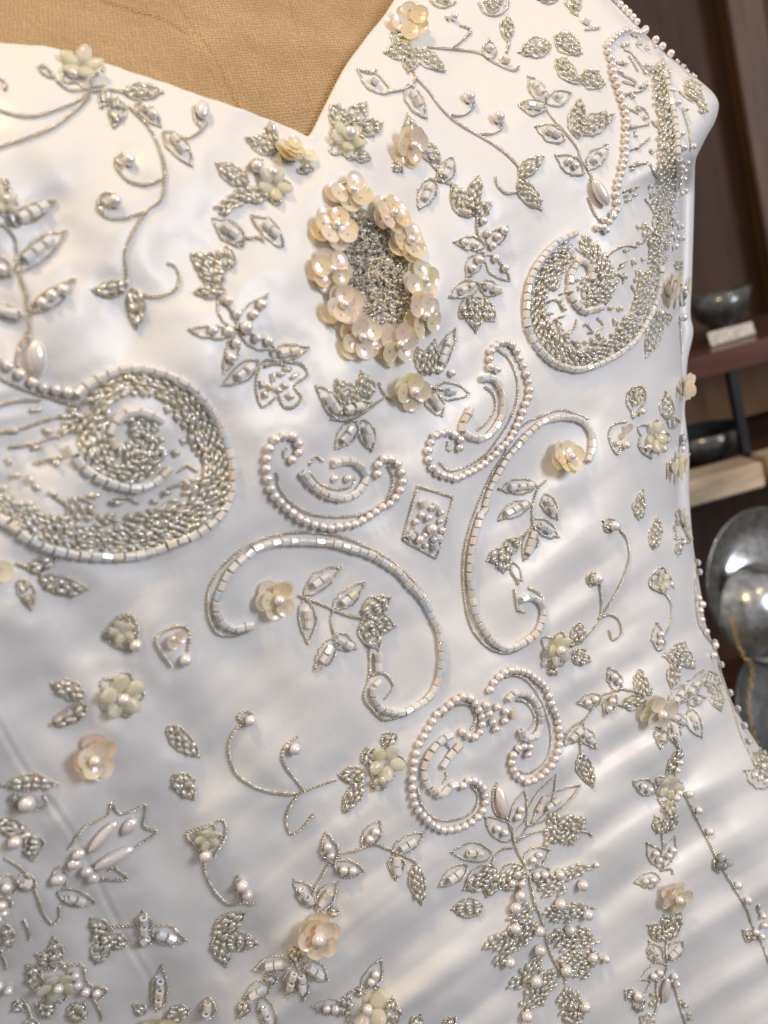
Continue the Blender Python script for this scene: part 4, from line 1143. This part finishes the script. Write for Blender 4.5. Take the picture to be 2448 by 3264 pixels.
def lathe(name, prof, material, seg=48):
    v, f = [], []
    for r, z in prof:
        for i in range(seg):
            a = 2 * math.pi * i / seg
            v.append((max(r, 1e-5) * math.cos(a), max(r, 1e-5) * math.sin(a), z))
    for k in range(len(prof) - 1):
        for i in range(seg):
            a, b_ = k * seg + i, k * seg + (i + 1) % seg
            f.append((a, b_, b_ + seg, a + seg))
    return mesh_obj(name, v, f, material)
D1 = 0.95
pxm = D1 / FPX
rail_c = bgp(2320, 1140, D1)
cab = bpy.data.objects.new('display_cabinet', None); COL.objects.link(cab)
cab.location = (rail_c.x, rail_c.y, rail_c.z - 0.5)
tag(cab, 'dark wooden display cabinet with red brown rail and cream shelf edge behind the dress', 'cabinet')
rz = rail_c.z
box('back_panel', (rail_c.x, rail_c.y + 0.26, rz + 0.10), (1.6, 0.02, 1.5), WOOD_D, cab)
ps = bgp(2330, 230, D1 + .20)
box('post', (ps.x, rail_c.y + 0.225, rz + 0.36), (0.045, 0.03, 0.9), WOOD_B, cab)
box('rail', rail_c, (1.2, 0.04, 0.025), WOOD_R, cab)
box('shelf', (rail_c.x, rail_c.y + 0.135, rz + 0.002), (1.2, 0.22, 0.018), WOOD_D, cab)
se = bgp(2310, 1525, D1)
jo = bgp(2415, 1500, D1)
box('shelf_edge', (jo.x - 0.0045 - 0.35, se.y, se.z), (0.70, 0.05, 0.028), CREAM, cab)
box('shelf_edge', (jo.x + 0.0045 + 0.35, se.y, se.z), (0.70, 0.05, 0.028), CREAM, cab)
box('lower_shelf', (rail_c.x, se.y + 0.14, se.z - 0.004), (1.2, 0.225, 0.018), WOOD_D, cab)
hb_ = rz - se.z
box('door_panel', (rail_c.x, rail_c.y + 0.21, (rz + se.z) / 2), (1.2, 0.012, hb_ - 0.02), WOOD_O, cab)
ba = bgp(2352, 1310, D1 + .01)
box('stile', (ba.x, ba.y, (rz + se.z) / 2 + 0.001), (0.010, 0.012, hb_ - 0.028), BLACK, cab, .001)
box('lower_board', (rail_c.x, se.y + 0.20, se.z - 0.30), (1.2, 0.015, 0.56), WOOD_D, cab)
fl = bgp(2420, 2420, D1)
box('bottom_shelf', (rail_c.x, se.y + 0.09, se.z - 0.32), (1.2, 0.24, 0.02), WOOD_D, cab)
# things on the rail shelf
top = rz + 0.0125
def tagcard(px, py, wd, ht, rot, label):
    p = bgp(px, py, D1 + .02)
    o = box('price_tag', (p.x, p.y + .005, top + ht / 2 + .0005), (wd, 0.0012, ht), PAPER, None, .0002, rot)
    o.rotation_euler = (math.radians(-14), 0, rot)
    tag(o, label, 'price tag')
gp = bgp(2300, 1000, D1 + .07)
dish = lathe('glass_dish', [(0, .002), (.018, .002), (.020, 0), (.022, .002), (.012, .008), (.012, .012), (.030, .030), (.038, .055), (.036, .055), (.028, .031), (.010, .016), (0, .016)], GREY)
dish.location = (gp.x, gp.y, rz + 0.0115)
tag(dish, 'dark grey footed dish on the cabinet shelf behind the paper tags', 'dish')
tagcard(2368, 1010, .026, .015, .1, 'small blank cream paper tag touching the foot of the grey dish')
tagcard(2308, 1068, .030, .016, -.1, 'larger blank cream paper tag lying lower on the red brown rail')
bp_ = bgp(2268, 1450, D1 + .06)
bowl = lathe('ceramic_bowl', [(0, .003), (.025, .003), (.027, 0), (.030, .003), (.045, .018), (.050, .036), (.047, .036), (.042, .019), (.02, .008), (0, .008)], GREY)
bowl.location = (bp_.x, bp_.y + .02, se.z + .0052)
tag(bowl, 'dark grey round bowl standing on the shelf with the cream edge', 'bowl')
# silver platter leaning below the cream shelf edge
pc = bgp(2430, 1865, 0.90)
prof = [(0, .010), (.020, .0095), (.036, .0065), (.046, .0015), (.050, 0), (.062, .002), (.072, .007), (.079, .009), (.081, .010), (.079, .0112), (.081, .0105), (.079, .007), (.062, 0), (.05, -.002), (.0, -.002)]
pl = lathe('silver_platter', prof, SILVER, 64)
pl.matrix_world = Matrix.Translation(pc) @ Matrix.Rotation(math.radians(22), 4, 'Z') @ Matrix.Rotation(math.radians(78), 4, 'X')
tag(pl, 'round tarnished silver platter with raised centre leaning below the cream shelf edge', 'platter')
bc = bgp(2425, 1945, 0.855)
bw = lathe('silver_bowl', [(0, .030), (.016, .0285), (.030, .022), (.040, .012), (.045, 0), (.0475, -.002), (.0475, -.004), (.043, -.002), (.036, .012), (.02, .022), (0, .025)], SILVER, 48)
bw.matrix_world = Matrix.Translation(bc) @ Matrix.Rotation(math.radians(22), 4, 'Z') @ Matrix.Rotation(math.radians(78), 4, 'X')
tag(bw, 'small domed silver bowl resting against the round platter', 'bowl')
qc = bgp(2490, 2270, 0.875)
qp = lathe('pewter_plate', [(0, .004), (.035, .004), (.045, .001), (.052, 0), (.066, .006), (.068, .007), (.066, .0085), (.066, .004), (.05, -.002), (0, -.002)], GREY, 48)
qp.matrix_world = Matrix.Translation(qc) @ Matrix.Rotation(math.radians(30), 4, 'Z') @ Matrix.Rotation(math.radians(70), 4, 'X')
tag(qp, 'dark pewter plate standing under the silver platter behind the chain', 'plate')
ch = bpy.data.objects.new('gold_chain', None); COL.objects.link(ch)
pts = catmull([(2318, 1960), (2335, 1985), (2345, 2030), (2370, 2090), (2398, 2125), (2390, 2200), (2385, 2250), (2395, 2310), (2410, 2360)], 17)
ch.location = bgp(*pts[-1], 0.825)
tag(ch, 'gold link chain hanging in front of the silver platter', 'chain')
lv, lf = [], []
for i in range(14):
    for j in range(6):
        a, b_ = 2 * math.pi * i / 14, 2 * math.pi * j / 6
        r = 1 + .28 * math.cos(b_)
        lv.append((r * math.cos(a) * 1.35, r * math.sin(a) * .85, .28 * math.sin(b_)))
        lf.append((i * 6 + j, ((i + 1) % 14) * 6 + j, ((i + 1) % 14) * 6 + (j + 1) % 6, i * 6 + (j + 1) % 6))
lm = bpy.data.meshes.new('link'); lm.from_pydata(lv, [], lf); lm.update(); lm.polygons.foreach_set('use_smooth', [True] * len(lm.polygons)); lm.materials.append(GOLD)
for i, (x, y) in enumerate(pts):
    o = bpy.data.objects.new('link', lm); COL.objects.link(o)
    q = bgp(x, y, 0.825)
    q2 = bgp(*pts[min(i + 1, len(pts) - 1)], 0.825) - bgp(*pts[max(i - 1, 0)], 0.825)
    o.parent = ch; o.matrix_parent_inverse = Matrix.Translation(ch.location).inverted()
    o.matrix_basis = Matrix.Translation(q) @ q2.to_track_quat('X', 'Y').to_matrix().to_4x4() @ Matrix.Rotation(math.pi / 2 * (i % 2), 4, 'X') @ Matrix.Scale(.0021, 4)
